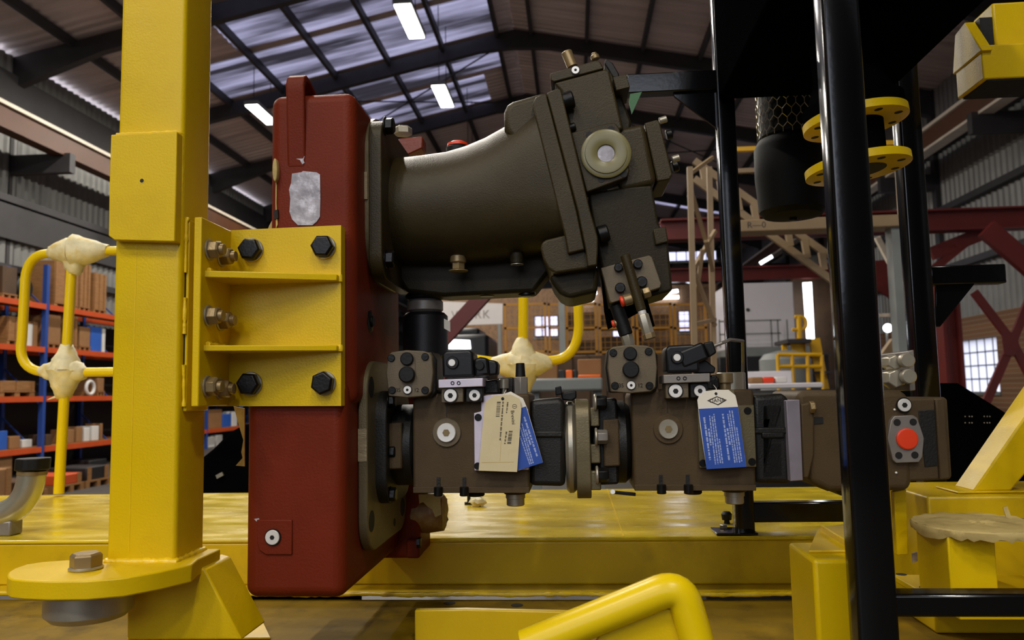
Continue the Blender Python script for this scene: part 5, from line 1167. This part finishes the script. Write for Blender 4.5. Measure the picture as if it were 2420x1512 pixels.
solo(MB().quadbox(at(2072, 560, 8), at(2148, 705, 8), 0.05, 0.05).box(at(2148, 705, 8).x-0.03, at(2148, 705, 8).x+0.03, 7.97, 8.03, 0, at(2148, 703, 8).z), 'pale_conduit', M['rail'], 'thin pale conduit slanting between the two black posts', 'conduit')

# ================================================================ beige lattice mast and boom
Ym = 6.5
t = thing('lattice_tower', 'slender beige lattice tower beside the slender black post', 'lattice tower', at(1650, 990, Ym))
def rod(a, b, r, name, par, m='beige'): return MB().quadbox(at(*a), at(*b), r, r).build(name, M[m], par)
for Yx, xs in ((Ym, (1630, 1640)), (Ym+0.5, (1676, 1684))):
    MB().quadbox(at(xs[0], 395, Yx), V((at(xs[1], 1000, Yx).x, Yx, 0)), 0.045, 0.045, (0, 1, 0)).build('chord', M['beige'], t)
ps = [(1632, 410, 1684, 372), (1632, 445, 1668, 570), (1668, 570, 1684, 640), (1636, 640, 1690, 545), (1640, 640, 1690, 770), (1660, 590, 1640, 740), (1645, 765, 1690, 755), (1645, 835, 1690, 820)]
for x0, y0, x1, y1 in ps:
    MB().quadbox(at(x0, y0, Ym+0.02), at(x1, y1, Ym+0.3), 0.03, 0.03).build('lacing', M['beige'], t)
Yo = 7.5
t = thing('beige_boom', 'beige box boom with dark marks running level behind the black posts', 'boom', at(1950, 545, Yo))
MB().box(at(1745, 530, Yo).x, at(2150, 530, Yo).x, Yo, Yo+0.25, at(1900, 542, Yo).z, at(1900, 514, Yo).z).build('box', M['beige'], t, bevel=0.01)
MB().box(at(2150, 530, Yo).x-0.15, at(2150, 530, Yo).x, Yo+0.05, Yo+0.2, 0, at(1900, 514, Yo).z).build('boom_post', M['bg_grey'], t)
text('R\u20140', 'boom_mark', 0.085, at(1788, 532, Yo-0.002), (math.pi/2, 0, 0), M['print_black'], t)
t = thing('beige_ladder_boom', 'beige perforated boom slanting down to the right behind the black posts', 'boom', at(2000, 690, 8.2))
for off in (0, 42):
    MB().quadbox(at(1640, 380+off, 8.2), at(2010, 640+off*1.3, 8.2), 0.05, 0.07).build('side_rail', M['beige'], t)
for k in range(9):
    x = 1660 + k*40; MB().quadbox(at(x, 396+k*28, 8.2), at(x+8, 442+k*28, 8.2), 0.06, 0.06, (0, 1, 0)).build('rung', M['beige'], t)
MB().quadbox(at(2010, 660, 8.2), V((at(2010, 660, 8.2).x+0.05, 8.2, 0)), 0.1, 0.1, (0, 1, 0)).build('prop', M['bg_grey'], t)
for x0, x1, y, m, lab, nm in ((1735, 1800, 351, 'ylw_bg', 'yellow rail end left of the filter canister', 'yellow_rail'), (1735, 1800, 402, 'beige', 'beige rail end left of the filter canister', 'beige_rail')):
    solo(MB().box(at(x0, y, 8).x, at(2180, y, 8).x, 8.0, 8.06, at(1760, y+5, 8).z, at(1760, y-5, 8).z).box(at(2170-0.4*y+120, y, 8).x-0.02, at(2170-0.4*y+120, y, 8).x+0.02, 8.06, 8.1, 0, at(2010, y, 8).z), nm, M[m], lab, 'rail')

# ================================================================ far centre: cages, sign, windows
Yc = 24.0
k = 0
for x0, x1, lab in ((1192, 1292, 'orange-yellow mesh cage panel right of the white sign'), (1296, 1335, 'narrow orange-yellow cage panel beside the grey post'), (1338, 1412, 'orange-yellow mesh cage panel behind the handrail loop'), (1416, 1500, 'orange-yellow mesh cage panel behind the pressure fitting'), (1504, 1590, 'orange-yellow mesh cage panel left of the lattice tower'), (1594, 1672, 'orange-yellow mesh cage panel behind the lattice tower')):
    a, b = at(x0, 800, Yc).x, at(x1, 800, Yc).x; z1 = at((x0+x1)/2, 716, Yc).z; z0 = at((x0+x1)/2, 834, Yc).z
    t = thing('cage_panel', lab, 'cage panel', ((a+b)/2, Yc, 0), 'orange-yellow cage panels')
    fw = 0.07
    for xx in (a, b-fw): MB().box(xx, xx+fw, Yc, Yc+0.06, 0, z1).build('upright', M['cage'], t)
    for zz in (z0, (z0+z1)/2-0.03, z1-fw): MB().box(a, b, Yc, Yc+0.06, zz, zz+fw).build('cross_bar', M['cage'], t)
    g = MB(); n = max(3, int((b-a)/0.16))
    for j in range(1, n): xx = a + (b-a)*j/n; g.box(xx-0.006, xx+0.006, Yc+0.02, Yc+0.035, z0, z1)
    for j in range(1, 9): zz = z0 + (z1-z0)*j/9; g.box(a, b, Yc+0.02, Yc+0.035, zz-0.006, zz+0.006)
    g.build('wire_mesh', M['cage'], t, smooth=0)
    for j in range(2 if x0 > 1330 and x0 < 1590 else 0): MB().box(a+0.05, b-0.05, Yc+0.5, Yc+1.3, z0 + (z1-z0)*j*0.5, z0 + (z1-z0)*(j*0.5+random.uniform(0.2, 0.42))).build('stored_goods', M['cagedark'], t)
Yw = 27.0
cw = struct(MB().box(at(1000, 800, Yw).x, at(1700, 800, Yw).x, Yw, Yw+0.2, 0, at(1300, 682, Yw).z), 'wall_partition', M['brick'])
def lit(name, px, Y, label, cat, m='tube_lamp', th=0.06, group=None):
    return solo(MB().pix(px, Y, Y+th), name, M[m], label, cat, group)
M['bright_pane'] = glow('daylit_window', (214, 216, 255), 1.6)
def window(name, x0, x1, y0, y1, Y, n, r, num):
    a, b = at(x0, y1, Y), at(x1, y0, Y)
    w_ = struct(MB().box(a.x-0.05, b.x+0.05, Y-0.02, Y, a.z-0.08, a.z), name, M['bg_grey'])
    for k in range(n+1): xx = a.x + (b.x-a.x)*k/n; MB().box(xx-0.02, xx+0.02, Y-0.05, Y, a.z, b.z).build('mullion', M['dsteel'], w_)
    for k in range(r+1): zz = a.z + (b.z-a.z)*k/r; MB().box(a.x, b.x, Y-0.05, Y, zz-0.02, zz+0.02).build('glazing_bar', M['dsteel'], w_)
    for i in range(n):
        for j in range(r):
            MB().box(a.x + (b.x-a.x)*i/n, a.x + (b.x-a.x)*(i+1)/n, Y-0.03, Y-0.02, a.z + (b.z-a.z)*j/r, a.z + (b.z-a.z)*(j+1)/r).build('pane', M['bright_pane'], w_, smooth=0)
window('window_11', 1264, 1318, 746, 796, Yw-0.02, 3, 2, 0)
window('window_12', 1604, 1628, 735, 784, Yw-0.02, 1, 2, 0)
window('window_13', 1448, 1474, 772, 798, Yw-0.02, 1, 1, 0)
t = thing('white_sign', 'white sign board with grey capital letters under the motor', 'sign', at(1130, 768, 20)); 
MB().pix([(1040, 712), (1188, 717), (1188, 765), (1040, 770)], 20, 20.06).build('board', M['sign'], t)
text('WORK', 'sign_text', 0.30, at(1112, 744, 19.99), (math.pi/2, 0, 0), M['sign_print'], t, 1.15)
for x in (1046, 1180): MB().box(at(x, 770, 20).x-0.04, at(x, 770, 20).x+0.04, 20.0, 20.06, 0, at(x, 766, 20).z).build('post', M['bg_grey'], t)
solo(MB().box(at(1322, 800, 23).x, at(1336, 800, 23).x, 23, 23.2, 0, at(1330, 712, 23).z), 'grey_post', M['bg_grey'], 'grey steel post standing between the cage panels', 'post')
t = thing('dark_vehicle', 'dark violet vehicle with a lit white screen behind the first pump', 'vehicle', (at(1120, 860, 16).x, 16, 0))
MB().box(at(1020, 860, 16).x, at(1155, 860, 16).x, 16.0, 18.0, 0.35, at(1100, 790, 16).z).build('body', M['plastic'], t, bevel=0.08)
MB().box(at(1060, 860, 16).x, at(1130, 860, 16).x, 16.3, 17.6, at(1100, 792, 16).z, at(1100, 772, 16).z).build('cab_roof', M['plastic'], t, bevel=0.06)
MB().pix([(1063, 802), (1110, 804), (1112, 824), (1060, 824)], 15.97, 16.0).build('lit_screen', M['tube_lamp'], t)
for x in (1040, 1140): MB().cylc((at(x, 860, 16).x, 15.95, 0.36), (at(x, 860, 16).x, 16.2, 0.36), 0.36, 24).build('wheel', M['rubber'], t)
i = 0
for x0, y0, x1, y1, lab in ((1376, 697, 1410, 691, 'upper of two short fluorescent lamps beside the motor lug'), (1370, 712, 1402, 708, 'lower of two short fluorescent lamps beside the motor lug'), (1562, 693, 1602, 687, 'fluorescent lamp right of the motor control plate, upper one'), (1545, 703, 1604, 702, 'fluorescent lamp right of the motor control plate, lower one'), (1797, 622, 1824, 606, 'tilted fluorescent lamp seen between the black posts')):
    LY = 26.9 if x0 < 1700 else 25.7
    t = thing('tube_light', lab, 'lamp', at((x0+x1)/2, (y0+y1)/2, LY))
    MB().quadbox(at(x0, y0, LY), at(x1, y1, LY), 0.10, 0.10).build('tube', M['tube_lamp'], t)
    MB().quadbox(at(x0, y0, LY+0.08) + V((0, 0, 0.03)), at(x1, y1, LY+0.08) + V((0, 0, 0.03)), 0.16, 0.06).build('batten', M['bg_grey'], t)
# benches, cartons between the pumps
t = thing('grey_bench', 'light grey bench surface seen between the two pumps', 'bench', (at(1300, 920, 7).x, 7.4, 0))
MB().box(at(1250, 910, 7).x, at(1425, 910, 7).x, 7.0, 8.2, at(1300, 925, 7).z, at(1300, 894, 7.0).z).build('bench_top', M['bg_grey'], t, bevel=0.02)
for x in (1262, 1412): MB().box(at(x, 910, 7).x-0.04, at(x, 910, 7).x+0.04, 7.1, 7.18, 0, at(1300, 925, 7).z).build('leg', M['bg_grey'], t)
bt_ = at(1300, 894, 7.0).z
def onbench(name, x0, x1, y0, m, lab, Y=7.6, y1=None, cat='box'):
    a, b = at(x0, 880, Y).x, at(x1, 880, Y).x
    return solo(MB().box(a, b, Y, Y+0.3, bt_, at((x0+x1)/2, y0, Y).z), name, M[m], lab, cat, bevel=0.01)
onbench('brown_carton', 1366, 1422, 848, 'card', 'brown carton with dark print on the bench beside the second pump')
onbench('orange_bin', 1366, 1420, 885, 'orange_box', 'orange plastic bin on the bench in front of the second pump', Y=7.2)
onbench('black_tool', 1320, 1336, 874, 'black_bg', 'small black tool on the bench left of the orange tool', cat='tool')
onbench('orange_tool', 1337, 1353, 874, 'orange_box', 'small orange tool on the bench between two black ones', cat='tool')
onbench('black_tool', 1354, 1365, 874, 'black_bg', 'small black tool on the bench right of the orange tool', cat='tool')
onbench('tan_carton', 1270, 1318, 858, 'card', 'tan carton on the bench below the taped joint', Y=7.9)
t = thing('brown_container', 'long brown container standing across the hall behind the pumps', 'container', (at(1400, 900, 18).x, 18, 0))
MB().box(at(1215, 900, 18.2).x, at(1700, 900, 18).x, 18.2, 19.9, 0.0, at(1400, 838, 18).z).build('body', M['cagedark'], t, bevel=0.02)
for x in range(1230, 1700, 40): MB().box(at(x, 900, 18).x-0.03, at(x, 900, 18).x+0.03, 18.14, 18.2, 0.1, at(1400, 838, 18).z).build('rib', M['cagedark'], t)
# white office, stair and rails at the right centre
t = thing('white_office', 'white walled office box seen between the black posts', 'office', (at(1820, 820, 22).x, 23, 0))
ox0, ox1 = at(1722, 750, 22).x, at(1878, 750, 22).x; oz0, oz1 = at(1800, 822, 22).z, at(1800, 668, 22).z
MB().box(ox0, ox1, 22, 24.5, oz0, oz1).build('wall_panel', M['white_wall'], t, bevel=0.02)
MB().box(ox0, ox1+0.4, 21.4, 24.5, oz0-0.25, oz0).build('floor_slab', M['bg_grey'], t)
for x in (ox0+0.2, ox1): MB().box(x-0.12, x+0.12, 22.5, 22.75, 0, oz0-0.25).build('pier', M['bg_grey'], t)
MB().cylc((at(1767, 732, 22).x, 21.97, at(1767, 732, 22).z), (at(1767, 732, 22).x, 22, at(1767, 732, 22).z), 0.05, 16).build('door_knob', M['dsteel'], t)
for y in (757, 788): MB().box(at(1700, y, 21.4).x, at(1846, y, 21.4).x, 21.4, 21.43, at(1800, y, 21.4).z-0.02, at(1800, y, 21.4).z+0.02).build('rail', M['bg_grey'], t)
for x in (1700, 1760, 1822, 1838, 1860): MB().box(at(x, 760, 21.4).x-0.02, at(x, 760, 21.4).x+0.02, 21.4, 21.43, oz0, at(x, 755, 21.4).z).build('rail_post', M['bg_grey'], t)
lit('light_strip', [(1898, 668), (1918, 667), (1925, 805), (1908, 806)], 26, 'tall bright daylight strip beside the white office', 'window', 'tube_lamp')
t = thing('grey_stair_tower', 'grey stair wall behind the bright strip', 'wall panel', (at(1950, 800, 27).x, 27, 0))
MB().box(at(1880, 800, 27).x, at(1990, 800, 27).x, 27, 27.3, 0, at(1930, 655, 27).z).build('panel', M['cagedark'], t)
Ys = 14
t = thing('yellow_stair', 'yellow stair with side rails climbing behind the front black post', 'stair', (at(1920, 900, Ys).x, Ys, 0))
for dx in (0, 46):
    MB().quadbox(V((at(1952+dx*0.5, 935, Ys).x, Ys, 0.0)), at(1878+dx, 800, Ys), 0.06, 0.18).build('stringer', M['ylw_bg'], t)
for k in range(7):
    q = V((at(1952, 935, Ys).x, Ys, 0.0)).lerp(at(1878, 800, Ys), (k+1)/8); MB().box(q.x, q.x+0.45, Ys-0.3, Ys+0.1, q.z, q.z+0.03).build('tread', M['dsteel'], t)
q = at(1890, 800, Ys); MB().tube([q, at(1888, 748, Ys)], 0.045, 10).build('post', M['ylw_bg'], t)
MB().tube([at(1872, 779, Ys), at(1892, 779, Ys)] + arc(at(1894, 779, Ys), at(1906, 776, Ys), at(1905, 763, Ys)) + arc(at(1905, 763, Ys), at(1904, 748, Ys), at(1890, 748, Ys)) + [at(1878, 748, Ys)], 0.03, 10).build('grab_loop', M['ylw_bg'], t)
MB().box(at(1850, 800, Ys).x, at(1905, 800, Ys).x, Ys-0.3, Ys+0.6, at(1880, 812, Ys).z, at(1880, 803, Ys).z).build('landing', M['dsteel'], t)
for x in (1858, 1902): MB().box(at(x, 810, Ys).x-0.04, at(x, 810, Ys).x+0.04, Ys+0.1, Ys+0.18, 0, at(1880, 810, Ys).z).build('leg', M['ylw_bg'], t)
t = thing('yellow_hand_rails', 'yellow tubular barrier at floor level behind the white table', 'barrier', (at(1880, 900, 12).x, 12, 0))
for x in (1838, 1872, 1908, 1942): MB().tube([V((at(x, 900, 12).x, 12, 0)), at(x, 838, 12)], 0.03, 8).build('upright', M['ylw_bg'], t)
for y in (838, 866): MB().tube([at(1838, y, 12), at(1942, y, 12)], 0.03, 8).build('rail', M['ylw_bg'], t)
t = thing('white_table', 'long white table with small goods behind the pumps at the right', 'table', (at(1850, 900, 6).x, 6.2, 0))
zt_ = at(1850, 905, 6).z
MB().box(at(1770, 900, 6).x, at(1945, 900, 6).x, 6, 6.8, zt_-0.04, zt_).build('table_top', M['white_wall'], t, bevel=0.01)
MB().box(at(1775, 900, 6).x, at(1940, 900, 6).x, 6.75, 6.8, zt_, at(1850, 876, 6.75).z).build('back_board', M['white_wall'], t, bevel=0.01)
for x in (1778, 1936): MB().box(at(x, 900, 6).x-0.03, at(x, 900, 6).x+0.03, 6.05, 6.11, 0, zt_-0.04).build('leg', M['bg_grey'], t)
for x, m, lab in ((1785, 'card', 'small tan packet on the white table'), (1812, 'red_plug', 'small red rag on the white table'), (1842, 'white_box', 'small white packet on the white table')):
    a = at(x, 905, 6.2); solo(MB().box(a.x-0.04, a.x+0.05, 6.15, 6.3, zt_+0.003, zt_+0.05), 'table_packet', M[m], lab, 'packet', bevel=0.012)
t = thing('black_workbench', 'dark workbench behind the second pump at the right', 'workbench', (at(1850, 930, 5).x, 5.2, 0))
MB().box(at(1650, 940, 5).x, at(2000, 940, 5).x, 5.0, 5.6, 0.0, at(1850, 922, 5).z).build('bench_body', M['black_bg'], t, bevel=0.02)
t = thing('violet_tank', 'pale violet domed tank standing behind the white table', 'tank', (at(1850, 900, 13).x, 13.6, 0))
MB().lathe(V((at(1858, 900, 13.5).x, 13.5, 0)), (0, 0, 1), [(0, 0.42), (at(1858, 850, 13.5).z, 0.42), (at(1858, 836, 13.5).z, 0.34), (at(1858, 828, 13.5).z, 0.12)], 28).build('tank', M['bg_grey'], t)
t = thing('dark_base_unit', 'dark box unit under the white office', 'cabinet', (at(1800, 870, 21).x, 21, 0))
MB().box(at(1700, 870, 20).x, at(1960, 870, 20).x, 20, 21, 0, oz0-0.3).build('unit', M['black_bg'], t, bevel=0.03)
t = thing('beige_bin', 'tan leaning sheet seen between the two black posts', 'sheet', at(2120, 850, 8))
MB().pix([(2060, 870), (2110, 800), (2160, 790), (2160, 1300), (2060, 1300)], 8.8, 8.9).build('sheet', M['beige'], t)
t = thing('round_lamp', 'small round lamp on a thin stand glowing between the two black posts', 'lamp', (at(2098, 775, 14).x, 14, 0))
MB().cylc(at(2098, 775, 14), at(2098, 775, 14.1), 0.075, n=16).build('lens', M['tube_lamp'], t)
MB().cyl((at(2098, 775, 14).x, 14.06, 0), (at(2098, 775, 14).x, 14.06, at(2098, 778, 14).z), 0.02, n=8).build('stand', M['bg_grey'], t)
solo(MB().box(at(2070, 745, 9).x, at(2160, 745, 9).x, 9, 9.06, at(2100, 748, 9).z, at(2100, 740, 9).z).box(at(2156, 745, 9).x-0.03, at(2156, 745, 9).x+0.03, 9.06, 9.1, 0, at(2100, 741, 9).z), 'pale_cross_rail', M['rail'], 'pale level rail between the two black posts', 'rail')
t = thing('blue_window_bay', 'bluish lit glazed bay between the two red beams', 'window bay', at(1600, 620, 30)); 
window('window_14', 1575, 1692, 592, 618, 34, 5, 1, 0)
bpy.data.objects.remove(t)
